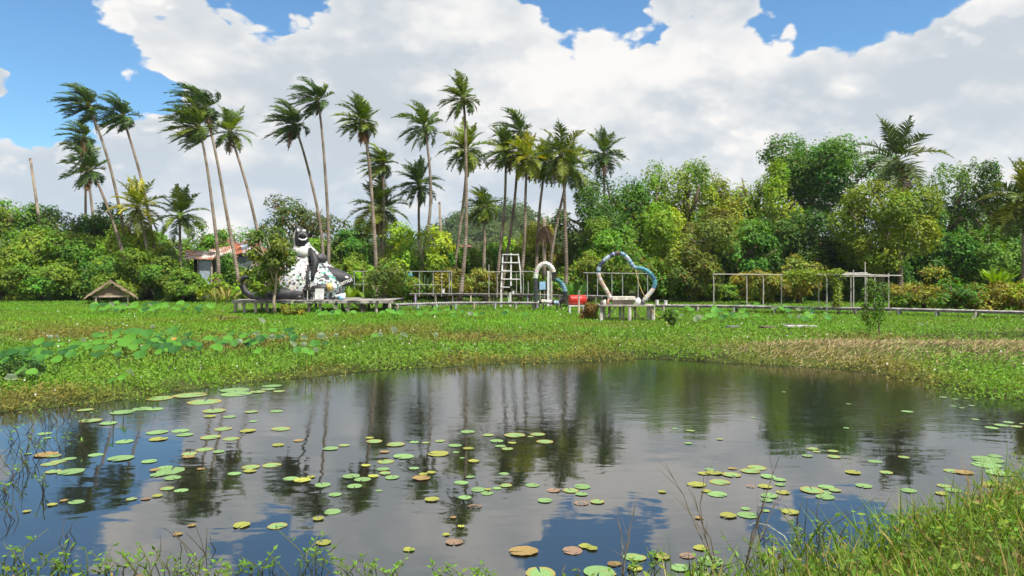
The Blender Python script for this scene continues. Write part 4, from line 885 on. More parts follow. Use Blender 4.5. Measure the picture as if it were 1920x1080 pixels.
part(MB().tube([at(x, y, SY - 1.5) for x, y in ((614, 539), (624, 538))], [.25, .25], 10, (.62, .48, .16)), 'yellow_band', PLASTIC, sg, True)
part(MB().tube([at(x, y, SY - 1.5) for x, y in ((624, 538), (628, 537), (631, 536))], [.22, .22, .12], 9, (.72, .72, .7)), 'hand', PAINT, sg, True)
part(MB().box((*at(480, 0, SY - 1.9)[:1], SY - 2.0, ZD), (*at(512, 0, SY - 1.9)[:1], SY - 1.6, ZD + .16), (.05, .05, .055)), 'plinth', RUBBER, sg)
# things standing on the platform
BY = 45.4; bt = thing('notice_board', (xd(598, BY), BY, .88), 'white notice board leaning on a frame in front of the sculpture', 'board')
part(MB().box((xd(590.5, BY), BY, .92), (xd(607, BY), BY + .03, .92 + .66), (.74, .74, .74), [[1, 0, .05], [0, 1, 0], [0, 0, 1]]), 'panel', PAINT, bt)
for px in (592, 606): part(MB().tube([(xd(px, BY), BY + .05, .885), (xd(px + .5, BY), BY + .22, 1.5)], [.02, .02], 5, (.3, .28, .26)), 'leg', WOOD, bt)
tb = thing('dark_table', (xd(580, 45.7), 45.7, .88), 'dark table with cluttered top beside the white notice board', 'table')
part(MB().box((xd(568, 45.7), 45.5, 1.46), (xd(589, 45.7), 46.2, 1.53), (.05, .045, .04)), 'table_top', WOOD, tb)
for px in (570, 587):
    for dy in (45.55, 46.15): part(MB().box((xd(px, 45.7) - .03, dy - .03, .88), (xd(px, 45.7) + .03, dy + .03, 1.46), (.06, .055, .05)), 'leg', WOOD, tb)
part(MB().tube([(xd(577, 45.4), 45.35, .88), (xd(577, 45.4), 45.35, 1.45)], [.025, .025], 6, (.6, .58, .52)), 'lamp_stand', PAINT, tb)
for i in range(8):
    a = rng.uniform(560, 568) if i < 4 else rng.uniform(616, 648); p0 = (xd(a, 45.6), 45.6 + rng.uniform(-.3, .5), .89); r_ = rng.uniform(.09, .2); c = [(.7, .72, .74), (.15, .35, .55), (.05, .05, .06), (.55, .6, .62)][i % 4]
    o = MB().tube([p0, (p0[0] + rng.uniform(-.2, .2), p0[1], p0[2] + r_), (p0[0] + rng.uniform(-.3, .3), p0[1], p0[2] + r_ * 2.1)], [r_, r_ * .9, r_ * .25], 7, c).obj('plastic_jug', PLASTIC, None, True)
    tag(o, 'discarded plastic jug lying on the platform by the sculpture', 'jug', 'plastic jugs on the platform')

# ladder-like white tower
LY = 53.0; lt = thing('ladder_tower', (xd(957, LY), LY, .1), 'tall white wooden ladder frame with four rungs beside the raised boardwalk', 'ladder')
L0, L1, L2 = (939.5, 549, 943, 477), (958, 536, 958.5, 475), (975.5, 505, 972, 476)
for x0, y0, x1, y1 in (L0, L1): part(MB().tube([at(x0, y0, LY), at(x1, y1, LY)], [.075, .07], 4, WHITE), 'upright', PAINT, lt)
part(MB().tube([at(975.5, 506, LY), at(971.5, 476, LY)], [.07, .07], 4, WHITE), 'upright', PAINT, lt)
part(MB().tube([at(975.5, 506, LY + .8), at(977, 549, LY + .9)], [.05, .05], 4, WHITE), 'upright', PAINT, lt)
for y_, xa, xb in ((477, 942, 973), (492, 942, 974), (507, 941, 958), (523, 940, 975), (538, 940, 956)): part(MB().tube([at(xa, y_, LY - .07), at(xb, y_ + .5, LY - .07)], [.05, .05], 4, WHITE), 'rung', PAINT, lt)
for x_ in (940, 957): part(MB().tube([(xd(x_, LY), LY, 0), (xd(x_, LY), LY, at(0, 548, LY)[2])], [.10, .10], 4, (.62, .60, .55)), 'leg', PAINT, lt)

# bottle arch and bottle heart
def dense(path, n):
    P = np.array(path, float)
    for _ in range(2):
        Q = [P[0]]
        for a, b in zip(P[:-1], P[1:]): Q += [a * .75 + b * .25, a * .25 + b * .75]
        P = np.array(Q + [P[-1]])
    s_ = np.concatenate([[0], np.cumsum(np.linalg.norm(np.diff(P, axis=0), axis=1))]); t_ = np.linspace(0, s_[-1], n)
    return np.stack([np.interp(t_, s_, P[:, i]) for i in range(3)], 1)
def segs(t, path, n, rad, colf, name, rr_):
    P = dense(path, n + 1)
    for i in range(n):
        a, b = P[i], P[i + 1]; e = (b - a) * .05; r_ = rad * rr_.uniform(.94, 1.06); c = colf(i / n)
        part(MB().tube([a + e, a * .75 + b * .25, a * .3 + b * .7, b - e], [r_ * .96, r_, r_, r_ * .95], 9, tuple(q * rr_.uniform(.8, 1.15) for q in c)), name, PLASTIC, t)
NAVY, SKYB, TEAL, CREAM, BK = (.05, .07, .13), (.42, .52, .60), (.10, .30, .36), (.66, .60, .54), (.02, .02, .022)
HYD = 38.0; he = thing('bottle_heart', (xd(1175, HYD), HYD, .95), 'big tilted heart of blue and cream plastic bottles on a white bench platform', 'heart sculpture')
HP = [at(x, y, HYD) for x, y in ((1145, 562), (1140, 549), (1131, 535), (1123, 520), (1121, 508), (1126, 496), (1135, 486), (1147, 478), (1158, 474), (1168, 476), (1177, 484), (1184, 495), (1189, 502))]
r4 = random.Random(2)
segs(he, HP, 44, .112, lambda f: (CREAM if r4.random() < .7 else (.55, .38, .32)) if f < .36 else ((NAVY if r4.random() < .5 else SKYB) if f < .7 else (.13, .07, .06) if f < .74 else (SKYB if r4.random() < .55 else (.10, .28, .42))), 'bottle_segment', r4)
HP2 = [at(x, y, HYD) for x, y in ((1189, 502), (1200, 502.5), (1213, 507), (1223, 517), (1229, 530), (1226, 541), (1218, 551), (1208, 562))]
segs(he, HP2, 27, .112, lambda f: TEAL if f < .34 else ((.05, .16, .26) if r4.random() < .5 else (.10, .34, .44)) if f < .68 else CREAM, 'bottle_segment', r4)
hp = thing('heart_platform', (xd(1175, HYD), HYD, .1), 'rough pale timber bench platform on many posts under the bottle heart', 'platform')
zt_ = at(0, 571, HYD)[2]
part(MB().box((xd(1122, HYD), HYD - .7, zt_ - .06), (xd(1224, HYD), HYD + .8, zt_), (.40, .37, .33)), 'deck', WOOD, hp)
part(MB().box((xd(1147, HYD), HYD - .3, at(0, 562, HYD)[2]), (xd(1190, HYD), HYD + .5, at(0, 556, HYD)[2]), (.70, .66, .58)), 'bench', WOOD, hp)
part(MB().box((xd(1149, HYD), HYD - .1, zt_ + .003), (xd(1188, HYD), HYD + .3, at(0, 562.3, HYD)[2]), (.42, .36, .3)), 'bench_base', WOOD, hp)
for px, dy, w in ((1125, -.5, .11), (1134, .3, .09), (1145, .5, .08), (1165, .4, .09), (1177, -.6, .12), (1194, .5, .06), (1215, -.3, .16), (1221, -.5, .13), (1168, -.2, .07)): post(hp, xd(px, HYD), HYD + dy, zt_ - .06, w * .82, (.55, .52, .46) if w > .085 else (.3, .27, .22))
part(MB().tube([(xd(1183, HYD), HYD - .5, zt_ - .1), (xd(1195, HYD), HYD - .4, .25)], [.04, .04], 5, (.45, .36, .26)), 'brace', WOOD, hp)
part(MB().tube([(xd(1152, HYD), HYD - .5, zt_ - .1), (xd(1136, HYD), HYD - .5, .3)], [.04, .04], 5, (.4, .36, .3)), 'brace', WOOD, hp)
for i, (px, py, w, c) in enumerate(((1196, 563, 11, (.74, .74, .73)), (1205, 565, 9, (.10, .10, .11)), (1133, 566, 6, (.72, .70, .66)), (1128, 567, 6, (.12, .11, .10)), (1140, 564, 5, (.5, .25, .2)))):
    p0 = at(px, 571, HYD - .35); p0[2] = zt_ + .005; h = (571 - py + 3) / F * HYD; r_ = w / 2 / F * HYD
    o = MB().tube([p0, p0 + [0, 0, h * .6], p0 + [.03, 0, h], p0 + [.03, 0, h * 1.2]], [r_, r_ * 1.05, r_ * .7, r_ * .25], 9, c).obj('plastic_canister', PLASTIC, None, True)
    tag(o, ('white bulging', 'black', 'pale upright', 'small dark', 'pinkish')[i] + ' plastic canister on the heart platform', 'canister')
tag(MB().tube([at(1191, 504, HYD - .2), at(1196, 525, HYD - .3), at(1203, 545, HYD - .35), at(1210, 558, HYD - .3)], [.018] * 4, 5, (.55, .42, .16)).obj('rope', PAINT), 'yellow rope hanging from the notch of the bottle heart', 'rope')
tag(MB().tube([at(1221, 580, HYD - .65), at(1232, 592, HYD - 1.6), (xd(1246, 35), 35, .35), (xd(1252, 34), 34, .14)], [.016] * 4, 5, (.62, .50, .12)).obj('rope', PAINT), 'yellow rope stretched from the heart platform down into the grass', 'rope')
AY = 48.0; ar = thing('bottle_arch', (xd(1020, AY), AY, .2), 'black and white bottle arch merging into a small blue ring', 'arch sculpture')
cv = lambda L: [at(980 + x / 8.307, 470 + y / 8.307, AY) for x, y in L]
segs(ar, cv([(208, 800), (205, 640), (203, 480), (200, 400), (225, 290), (285, 220), (350, 195), (420, 225), (470, 290), (487, 350), (487, 470)]), 30, .16, lambda f: ((.05, .06, .065) if r4.random() < .7 else (.10, .16, .18)) if f < .36 else ((.72, .72, .66) if f < .84 else BK), 'bottle_segment', r4)
segs(ar, cv([(520, 455), (570, 475), (620, 525), (652, 590), (662, 650), (655, 720), (620, 775), (570, 810)]), 13, .15, lambda f: (.05, .20, .22) if f < .22 else ((.18, .36, .48) if r4.random() < .6 else (.06, .14, .2)) if f < .5 else BK, 'bottle_segment', r4)
segs(ar, cv([(215, 810), (280, 795), (350, 790), (430, 805), (500, 812), (565, 810)]), 9, .14, lambda f: [(.6, .6, .58), (.05, .05, .05), (.35, .5, .55)][r4.randrange(3)], 'bottle_segment', r4)
for px in (999, 1003, 1019, 1045, 1051): post(ar, xd(px, AY), AY + .1, at(0, 568, AY)[2], .05, (.2, .19, .17))
bs = thing('blue_sign', (xd(1017, 52), 52, .95), 'light blue sign board standing inside the bottle arch', 'sign')
part(MB().box((xd(1011.5, 52), 51.98, at(0, 543, 52)[2]), (xd(1023, 52), 52.02, at(0, 528, 52)[2]), (.30, .52, .72)), 'panel', PAINT, bs)
for px in (1013, 1021): part(MB().tube([(xd(px, 52), 52.05, .3), (xd(px, 52), 52.05, at(0, 530, 52)[2])], [.03, .03], 5, (.4, .38, .34)), 'leg', WOOD, bs)
for px, c, w in ((1028, WHITE, .12), (1034, (.45, .42, .38), .10)):
    o = MB().tube([(xd(px, 52.6), 52.6, .2), (xd(px, 52.6), 52.6, at(0, 508, 52.6)[2])], [w, w * .95], 4, c).obj('white_pillar', PAINT)
    tag(o, 'square white painted pillar behind the bottle arch' if w > .11 else 'square grey pillar behind the bottle arch', 'pillar')
# red barrel on its stand
RY = 45.0; rb = thing('red_barrel', at(1082, 571, RY), 'glossy red barrel lying on its side beside the bottle arch', 'barrel')
pa, pb = at(1068, 562.5, RY), at(1097, 562.5, RY + .25); u = norm(pb - pa); rad = .30
part(MB().tube([pa, pa + u * .05, pa + u * .3, pa + u * .33, pa + u * .36, pb - u * .36, pb - u * .33, pb - u * .3, pb - u * .05, pb], [rad * .94, rad, rad, rad * 1.05, rad, rad, rad * 1.05, rad, rad, rad * .94], 18, (.50, .022, .014)), 'drum', PLASTIC, rb, True)
for e, sg_ in ((pa, -1), (pb, 1)): part(MB().tube([e, e + u * .02 * sg_], [rad * .9, rad * .88], 18, (.58, .04, .02)), 'end_cap', PLASTIC, rb)
bst = thing('barrel_stand', (xd(1082, RY), RY, .1), 'low white stand with short legs under the red barrel', 'stand')
zb = pa[2] - rad - .01
part(MB().box((xd(1066, RY), RY - .35, zb - .08), (xd(1096, RY), RY + .45, zb), (.58, .56, .52)), 'shelf', WOOD, bst)
for px in (1068, 1093):
    for dy in (-.28, .38): part(MB().tube([(xd(px, RY), RY + dy, 0), (xd(px, RY), RY + dy, zb - .08)], [.07, .07], 4, (.62, .66, .64)), 'leg', PAINT, bst)
o = MB().tube([(xd(1085, 43.8), 43.8, -.05), (xd(1085.5, 43.8), 43.8, at(0, 544, 43.8)[2])], [.06, .05], 6, (.62, .50, .42)).obj('stake', WOOD); tag(o, 'pinkish wooden stake standing before the red barrel', 'stake')

# pipe frames and pergola
def frame(name, label, D, posts_, rails, c=WHITE, r=.028, cat='frame'):
    t = thing(name, (xd(posts_[0][0], D), D, .2), label, cat)
    for p in posts_:
        px, y0, y1 = p[:3]; dd = D + (p[3] if len(p) > 3 else 0); part(MB().tube([at(px, y1, dd), at(px + .4, (y0 + y1) / 2, dd), at(px, y0, dd)], [r * 1.05, r, r], 6, c), 'pole', PAINT, t)
    for x0, ya, x1, yb, *e in rails: part(MB().tube([at(x0, ya, D + (e[0] if e else -.05)), at(x1, yb, D + (e[0] if e else -.05))], [r * (e[1] if len(e) > 1 else .8)] * 2, 6, c), 'rail', PAINT, t)
    return t
frame('pipe_frame', 'thin white pipe frame behind the small tree at the platform end', 56, [(664, 508, 560), (681, 508, 560), (700, 508, 560)], [(662, 509, 702, 509), (662, 533, 702, 533)], (.36, .37, .36))
frame('pipe_frame', 'thin white pipe frame with middle rail beside the blue float', 57, [(786, 510, 556), (812, 509, 556), (846, 508, 554, .4), (828, 509, 556), (842, 509, 554)], [(760, 509, 848, 508.5), (776, 534, 822, 534)], (.40, .41, .39))
frame('pipe_frame', 'slender pole frame beside the white ladder tower', 56, [(916.5, 496, 556), (932, 510, 558), (981, 510, 558), (990, 528, 556), (968, 510, 556)], [(910, 510, 1000, 509)], (.44, .42, .38), .030)
frame('pipe_frame', 'thin white pipe frame rising behind the bottle heart', 52, [(1101, 511, 560), (1120, 512, 562), (1147, 512, 562), (1167, 513, 562), (1196, 513, 564), (1214, 513, 564)], [(1094, 511.5, 1216, 513)], (.42, .43, .42))
pg = frame('pergola', 'long pale pole pergola over the boardwalk, partly grown over with vine', 44.5, [(1338, 514, 572), (1400, 515, 574), (1431, 515, 573), (1465, 515, 578), (1535, 516, 582), (1550, 515, 592, -.9), (1574, 514, 590, -.6), (1595, 514, 586), (1600, 506, 594, -1.2), (1622, 491, 585, -.4), (1625, 516, 586), (1640, 516, 590), (1666, 512, 592, -.8)],
           [(1336, 514, 1690, 516.5), (1530, 515, 1632, 515, -.9, 1.6), (1560, 513, 1626, 512, -.4, 1.3), (1600, 514, 1690, 517, -.9), (1536, 518, 1668, 518, .3)], (.46, .44, .39), .032, 'pergola')
rngv = np.random.default_rng(6); nv = 2600; f = rngv.random(nv); pxv = np.where(rngv.random(nv) < .55, rngv.uniform(1470, 1575, nv), 1570 + rngv.normal(size=nv) * 6)
hang = np.where(np.abs(pxv - 1571) < 9, rngv.uniform(0, 66, nv) * (rngv.random(nv) < .7), rngv.exponential(5, nv)); yv = 509 + hang + rngv.normal(size=nv) * 2; dv = 44 + rngv.normal(size=nv) * .35
Pv = np.stack([(pxv - CX) / F * dv, dv, CAMH - (yv - HY) / F * dv], 1)
vt = thing('climbing_vine', (xd(1571, 44), 44, .3), 'yellow green climbing vine draped over the pergola top and one pole', 'vine')
link('foliage', leaf_mesh('foliage', Pv, rngv.normal(size=(nv, 3)) + [0, -.3, -.4], rngv.normal(size=(nv, 3)) * .5 + [0, -.6, .8], rngv.uniform(.1, .2, nv), rngv.uniform(.07, .13, nv), np.array((.17, .24, .02)) * rngv.uniform(.6, 1.3, (nv, 1)), LEAF), vt)
part(MB().tube([at(1571, 590, 43.9), at(1572, 550, 43.9), at(1570, 513, 43.9), at(1520, 511, 43.9), at(1475, 512, 44)], [.03, .028, .025, .02, .012], 5), 'stem', BARK, vt, True)
# small things on the walkways
for px, D, zb, w, h, lab in ((831, 57.9, .955, 5.5, 8, 'white bucket on the raised boardwalk beside the pipe frame'), (962, 56.6, .955, 5.5, 5, 'low white container on the raised boardwalk beneath the ladder tower'), (1232, 46.9, .505, 6.5, 9, 'white tub on the boardwalk close to the bottle heart'), (1248, 47.2, .505, 6.5, 8, 'white tub holding a small plant on the boardwalk'), (1562, 44.4, .505, 6, 10, 'pale wooden box on the boardwalk under the pergola')):
    x_ = xd(px, D); ww = w / 2 / F * D; hh = h / F * D; t = thing('tub', (x_, D, zb), lab, 'tub')
    part(MB().tube([(x_, D, zb), (x_, D, zb + hh)], [ww * .9, ww], 12, (.74, .74, .72) if px < 1500 else (.5, .42, .32)), 'body', PLASTIC, t)
    part(MB().tube([(x_, D, zb + hh - .02), (x_, D, zb + hh + .015)], [ww * 1.1, ww * 1.1], 12, (.70, .70, .68) if px < 1500 else (.45, .38, .3)), 'rim', PLASTIC, t)
for px, py, c, l in ((769, 516, (.06, .28, .55), 'round blue plastic float hung by the small tree'), (759, 515, (.70, .62, .5), 'round pale plastic float hung next to the blue one')):
    t = thing('float', at(px, py, 54), l, 'float'); part(MB().ell(at(px, py, 54), (.18, .18, .18), c, 14, 9), 'ball', PLASTIC, t, True)
    part(MB().tube([at(px, py, 54) + [0, 0, .17], at(px, 509, 54)], [.012, .012], 5, (.6, .6, .55)), 'cord', PAINT, t)
# weathered boards lying on the dry grass
for i, (px, py, l_, a_, c, lab) in enumerate(((1500, 607, 1.3, .1, (.42, .40, .38), 'long grey weathered board lying flat on the dry grass'), (1486, 605, .8, -.25, (.10, .09, .08), 'dark broken board lying beside the grey one'), (1440, 609, .6, .3, (.13, .10, .08), 'short dark rotten board in the dry grass'), (1374, 608, .5, 0, (.22, .23, .24), 'small grey slab half sunk in the green grass'))):
    p0 = gnd(px, py, .35); p0[2] = gz(p0[0], p0[1]) + .14
    R = [[math.cos(a_), -math.sin(a_), 0], [math.sin(a_), math.cos(a_), 0], [0, 0, 1]]
    o = MB().box((p0[0] - l_ / 2, p0[1] - .22, p0[2]), (p0[0] + l_ / 2, p0[1] + .22, p0[2] + .07), c, R).obj('board', WOOD); tag(o, lab, 'board')
# spiky bright plant by the far end of the boardwalk, ferns behind the platform
def spiky(px, py, D, n, L, label, col, name='broad_leaf_plant', wd=.09):
    b = at(px, py, D); b[2] = gz(b[0], D); t = thing(name, b, label, 'plant'); r_ = np.random.default_rng(int(px))
    top = at(px, py, D)[2]
    for i in range(n):
        az = i * 2.4; e = math.radians(r_.uniform(40, 85)); d0 = np.array([math.cos(az) * math.cos(e), math.sin(az) * math.cos(e), math.sin(e)]); LL = L * r_.uniform(.7, 1.15); s0 = b + np.array([math.cos(az), math.sin(az), 0]) * r_.uniform(0, L * .55) + [0, 0, max(top - b[2], 0)]
        P = [s0 + d0 * LL * f + np.array([0, 0, -.22 * LL * f * f]) for f in (0, .3, .6, .85, 1)]; sd_ = norm(np.cross(d0, [0, 0, 1.0])); Wd = np.array([.4, 1, 1, .6, .05]) * wd * LL
        V = []; 
        for p_, w_ in zip(P, Wd): V += [p_ - sd_ * w_, p_ + np.array([0, 0, -.25 * w_]), p_ + sd_ * w_]
        c = tuple(np.array(col) * r_.uniform(.7, 1.3))
        part(MB().add(V, [(3 * k + q, 3 * k + q + 1, 3 * k + q + 4, 3 * k + q + 3) for k in range(4) for q in (0, 1)], c), 'leaf', LEAF, t, True)
    part(MB().tube([b - [0, 0, .05], b + [0, 0, max(top - b[2], 0) + .3]], [.12, .05], 7, (.12, .16, .04)), 'stem', PAINT, t)
spiky(1868, 530, 48, 46, 1.25, 'big clump of bright green spiky leaves behind the boardwalk', (.17, .30, .025))
spiky(655, 560, 52, 22, 1.3, 'clump of bright arching leaves behind the end of the sculpture', (.17, .28, .03))
spiky(690, 560, 53, 18, 1.2, 'second clump of bright arching leaves beside the pipe frame', (.15, .25, .03))
spiky(1075, 555, 54, 20, 1.5, 'clump of upright green banana like leaves behind the red barrel', (.07, .17, .03), wd=.11)
spiky(800, 552, 60, 20, 2.4, 'dark spreading palm like plant behind the pipe frame', (.035, .075, .02), wd=.035)
spiky(425, 560, 58, 26, 1.6, 'tuft of tall straw coloured reeds at the platform end', (.30, .26, .08), 'reed_tuft', wd=.03)
spiky(405, 562, 59, 22, 1.4, 'tuft of green and straw reeds before the tin shack', (.22, .24, .05), 'reed_tuft', wd=.03)

# ------------------------------------------------------------------ near bank and water plants
tree(25, 652, 190, 16.5, 790, (.030, .070, .016), 'dense leafy clump at the pond edge under tall lotus, coloured dark as shade', None, name='marsh_clump', cat='plants', seed=31, n=4200, leaf=.10, lobes=12, aspect=.45, r0=.02)  # very dark leaf colour stands in for the shade over this pond corner
rng = np.random.default_rng(15); n = 95000
x = rng.uniform(-8, 11, n); y = rng.uniform(2.6, 10.5, n); d = pondd(x, y); side = sst(x, .6, 3.2)
k = (d < .10 + .25 * rng.random(n) ** 3) & ((x > -.4) | (y < 6.7)) & (rng.random(n) < .22 + .78 * side) & (y < 10.4) & ((d > -.45) | (y > 4.2)); x, y, d, side = x[k], y[k], d[k], side[k]; n = len(x)
z = np.maximum(ground_z(x, y), -.02); cl = fbm(x * 1.6, y * 1.6, 71); kind = rng.random(n)
blade = kind < .30 + .2 * cl; dead = rng.random(n) < (.05 + .38 * sst(fbm(x * 1.1, y * 1.1, 81), .5, .7))
L = np.where(blade, rng.uniform(.12, .50, n) * (.45 + 1.1 * cl) * (.28 + .72 * side), rng.uniform(.045, .10, n)); Wd = np.where(blade, rng.uniform(.006, .013, n), L * rng.uniform(.28, .5, n))
C = np.where((rng.random(n) < .5)[:, None], np.array((.10, .21, .020)), np.array((.15, .22, .022))) * (.7 + .6 * cl[:, None]); C[dead] = np.array((.28, .18, .07))
C = C * rng.uniform(.55, 1.35, (n, 1)); Dr = rng.normal(size=(n, 3)) * np.where(blade, .5, 1)[:, None]; Dr[:, 2] = np.where(blade, .9, np.abs(Dr[:, 2]) * .5)
lift = np.where(blade, 0, rng.random(n) ** 1.3 * (.05 + .55 * cl ** 2 * side))
Nn = rng.normal(size=(n, 3)) * .5 + np.where(blade[:, None], np.array([.2, -1, .4]), np.array([.1, -.3, 1.0]))
tag(link('bank_plants', leaf_mesh('bank_plants', np.stack([x, y, z + lift], 1), Dr, Nn, L, Wd, np.clip(C, .004, .8), GRASS)), 'tangled grass and creepers covering the near pond bank', None, kind='stuff')
def blade_obj(b, d0, L, w, col, bend, nseg=7):
    P = []; d_ = norm(d0); p = np.array(b, float)
    for i in range(nseg): P.append(p.copy()); p = p + d_ * L / nseg; d_ = norm(d_ + np.array(bend) / nseg)
    sd_ = norm(np.cross(d_, [.2, -1, .1])); V = []
    for i, q in enumerate(P):
        ww = w * (1 - (i / (nseg - 1)) ** 2.2) + .0008; V += [q - sd_ * ww, q + np.array([0, -.35 * ww, 0]), q + sd_ * ww]
    return MB().add(V, [(3 * k + j, 3 * k + j + 1, 3 * k + j + 4, 3 * k + j + 3) for k in range(nseg - 1) for j in (0, 1)], col)
r6 = np.random.default_rng(33); n = 4200; x = r6.uniform(1.2, 9, n); y = r6.uniform(4.6, 9.8, n); d = pondd(x, y); tf = fbm(x * 1.9, y * 1.9, 91); k = (d < -.03) & (tf > .46); x, y, tf = x[k], y[k], tf[k]; n = len(x)
Dr = r6.normal(size=(n, 3)) * .34; Dr[:, 2] = 1; Cg = np.where((r6.random(n) < .28)[:, None], np.array((.34, .27, .10)), np.array((.09, .155, .02))) * r6.uniform(.5, 1.4, (n, 1))
tag(link('tall_bank_grass', leaf_mesh('tall_bank_grass', np.stack([x, y, ground_z(x, y)], 1), Dr, r6.normal(size=(n, 3)) * .4 + [.2, -1, .3], r6.uniform(.15, .5, n) * (.35 + tf), r6.uniform(.006, .014, n), Cg, GRASS)), 'taller rough grass tufts on the near bank', None, kind='stuff')
r5 = np.random.default_rng(3)
for i, (bx, by, tx, ty, k) in enumerate(((1480, 1075, 1556, 955, 0), (1582, 1085, 1552, 970, 0), (1618, 1085, 1678, 975, 1), (1690, 1085, 1640, 990, 2), (1640, 1090, 1668, 1000, 1), (1720, 1085, 1724, 1000, 1), (1790, 1020, 1800, 900, 3), (1812, 1030, 1838, 905, 3), (1775, 1040, 1788, 880, 3), (1835, 1030, 1858, 915, 0), (1850, 1050, 1900, 930, 0), (1880, 1040, 1918, 890, 0), (1760, 1085, 1775, 985, 2), (1545, 1085, 1500, 1010, 2), (1600, 1085, 1560, 1030, 1), (1905, 1000, 1880, 905, 3), (1740, 1050, 1775, 950, 0), (1660, 1070, 1715, 960, 0), (1830, 1085, 1800, 990, 2), (1870, 1085, 1915, 985, 1), (1700, 1060, 1690, 955, 3), (1640, 1050, 1610, 960, 0))):
    D = 6.15 + (1090 - by) / 60.0; b = at(bx, by, D); b[2] = gz(b[0], D) - .02; t_ = at(tx, ty, D + r5.uniform(-.3, .3)); v = t_ - b; L = np.linalg.norm(v) * 1.05
    col = [(.10, .17, .02), (.16, .23, .02), (.36, .28, .08), (.09, .09, .025)][k]
    o = blade_obj(b, v + [0, 0, .1], L, .015 if k != 3 else .007, col, np.array([v[0] * .5, 0, -.25])).obj('sedge_blade', GRASS)
    tag(o, ['long dark green sedge blade rising from the near bank', 'broad fresh green sedge blade on the near bank', 'dry straw coloured sedge blade arching on the near bank', 'thin dark sedge stem standing upright on the near bank'][k], 'sedge', ['dark sedge blades', 'fresh sedge blades', 'straw sedge blades', 'thin sedge stems'][k])
o = MB().tube([gnd(1500, 1052), at(1470, 1005, 6.6), at(1440, 985, 6.7), at(1415, 980, 6.8), at(1405, 986, 6.8)], [.006, .005, .004, .003, .002], 5, (.5, .5, .4)).obj('dry_stem', GRASS); tag(o, 'single pale dry stem arching out over the water', 'stem')
def twig_bush(px, py, tops, label):
    b = gnd(px, py, 0.0); b[2] = -.05; t = thing('bare_twig_bush', b, label, 'twigs'); r_ = np.random.default_rng(int(px))
    for tx, ty in tops:
        D = b[1] + r_.uniform(-.15, .25); e = at(tx, ty, D); f = np.linspace(0, 1, 7)[:, None]; P = b + (e - b) * f; P[:, 0] += np.sin(f[:, 0] * 3.1) * .05 * r_.normal(); P[:, 2] += np.sin(f[:, 0] * 3.1) * .03; P[1:-1] += r_.normal(size=(5, 3)) * .008
        mb = MB().tube(P, np.linspace(.0065, .0018, 7), 5)
        for q in range(3):
            a = P[r_.integers(2, 6)]; u = norm(e - b) + r_.normal(size=3) * .35; mb.tube([a, a + u * .07 + [0, 0, .01], a + u * r_.uniform(.12, .24)], [.003, .0022, .001], 4)
        part(mb, 'twig', BARK, t)
twig_bush(1345, 1062, ((1248, 868), (1285, 905), (1320, 890), (1262, 930)), 'bare thin twigs leaning over the lily pads, tallest of the dead shoots')
twig_bush(1395, 1060, ((1462, 855), (1440, 930), (1420, 960), (1470, 905)), 'bare branching twigs rising among the yellowing pads')
twig_bush(1165, 1075, ((1190, 950), (1160, 975), (1178, 990)), 'small tuft of bare twigs in the open blue water')
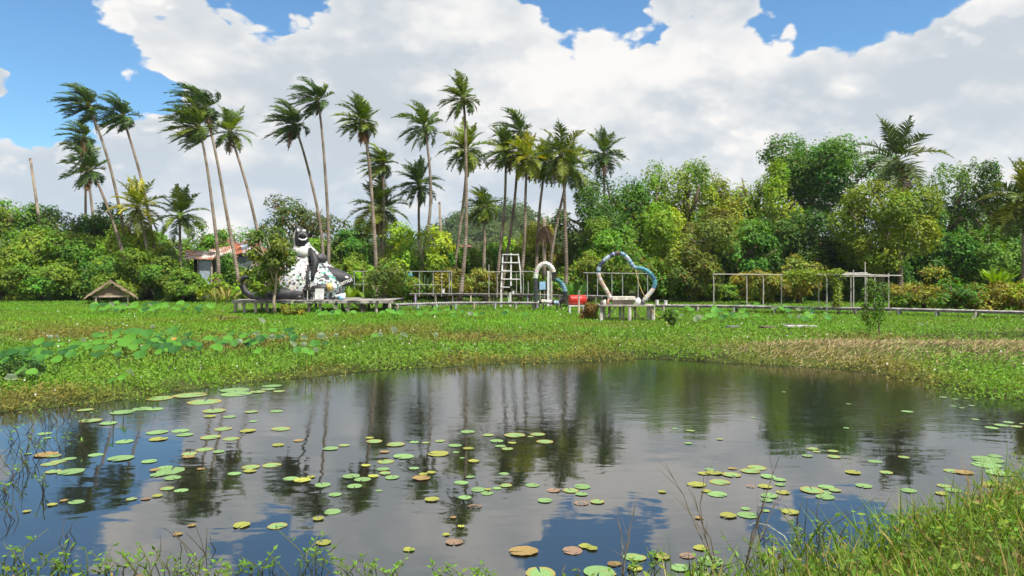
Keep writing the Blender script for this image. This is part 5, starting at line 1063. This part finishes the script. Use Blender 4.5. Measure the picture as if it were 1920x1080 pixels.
def creeper(px, py, hpx, label, n=5, leafy=1.0, group=None, dark=False):
    b = gnd(px, py, 0.0); s_ = b[1] / F; b[2] = -.04; t = thing('water_creeper', b, label, 'water plant', group); r_ = np.random.default_rng(int(px * 3 + py)); Ps, Ds, Ls = [], [], []
    mb = MB()
    for i in range(n):
        h = hpx * s_ * r_.uniform(.45, 1.1); e = b + np.array([r_.normal() * h * .6, r_.normal() * h * .5, h + .04]); st = b + np.array([r_.normal() * .07, r_.normal() * .05, 0]); m_ = (st + e) / 2 + np.array([r_.normal() * .03, 0, .02])
        mb.tube([st, m_, e], [.0045, .004, .0025], 5, (.06, .05, .03) if dark else (.10, .11, .03))
        for q in range(int(7 * leafy)):
            f = r_.uniform(.3, 1); p = st * (1 - f) + e * f + (m_ - (st + e) / 2) * 4 * f * (1 - f); Ps.append(p); Ds.append(np.array([r_.normal(), r_.normal(), .5])); Ls.append(r_.uniform(.035, .075))
    part(mb, 'stem', PAINT, t, True)
    if Ps:
        m = len(Ps); link('foliage', leaf_mesh('foliage', np.array(Ps), np.array(Ds), r_.normal(size=(m, 3)) * .4 + [0, -.4, 1], np.array(Ls), np.array(Ls) * .38, np.array((.11, .22, .025)) * r_.uniform(.6, 1.4, (m, 1)), LEAF), t)
for px, py, h in ((15, 1072, 70), (60, 1078, 60), (105, 1080, 55), (150, 1078, 50), (190, 1082, 45), (235, 1076, 40), (290, 1080, 60), (330, 1078, 50), (375, 1082, 45), (420, 1084, 30), (455, 1078, 35), (500, 1076, 50), (560, 1080, 75), (600, 1074, 85), (640, 1082, 40), (690, 1082, 45), (740, 1086, 35), (840, 1084, 30), (905, 1086, 25), (1200, 1072, 30), (1240, 1068, 45), (1300, 1070, 40), (1350, 1075, 40), (1420, 1072, 55), (1455, 1062, 60), (1490, 1050, 70), (1535, 1040, 80), (1560, 1020, 75)):
    creeper(px, py, h, 'leafy creeping water plant with thin stems along the near pond edge', 5, .75, 'creeping water plants along the near edge')
for px, py, h in ((330, 1050, 60), (375, 1040, 50), (130, 1020, 40), (20, 975, 45), (1440, 1010, 60), (1495, 1000, 70), (1530, 990, 55)):
    creeper(px, py, h, 'leafless dark stems of a dead water plant poking out of the pond', 4, 0, 'dead water stems', True)
for px, py, h in ((20, 905, 55), (45, 890, 50), (78, 925, 40), (12, 930, 40), (60, 860, 60), (100, 850, 45), (125, 845, 45), (20, 830, 70), (50, 815, 60), (85, 800, 60), (120, 790, 50), (150, 800, 40)):
    creeper(px, py, h, 'thin leafy stems standing in the shallow water below the shade-coloured clump', 5, .45, 'stems in the shallows', True)

# ------------------------------------------------------------------ thin humid air
hm = bpy.data.materials.new('haze_air'); hm.use_nodes = True; t_ = hm.node_tree; t_.nodes.clear()
v_ = N(t_, 'ShaderNodeVolumePrincipled'); v_.inputs['Color'].default_value = (.82, .89, 1, 1); v_.inputs['Density'].default_value = .00015
t_.links.new(v_.outputs[0], N(t_, 'ShaderNodeOutputMaterial').inputs['Volume'])
tag(MB().box((-4400, -600, -3), (4400, 7600, 52)).obj('haze', hm), 'thin humid haze lying over the marsh and the distant hill', None, kind='stuff')
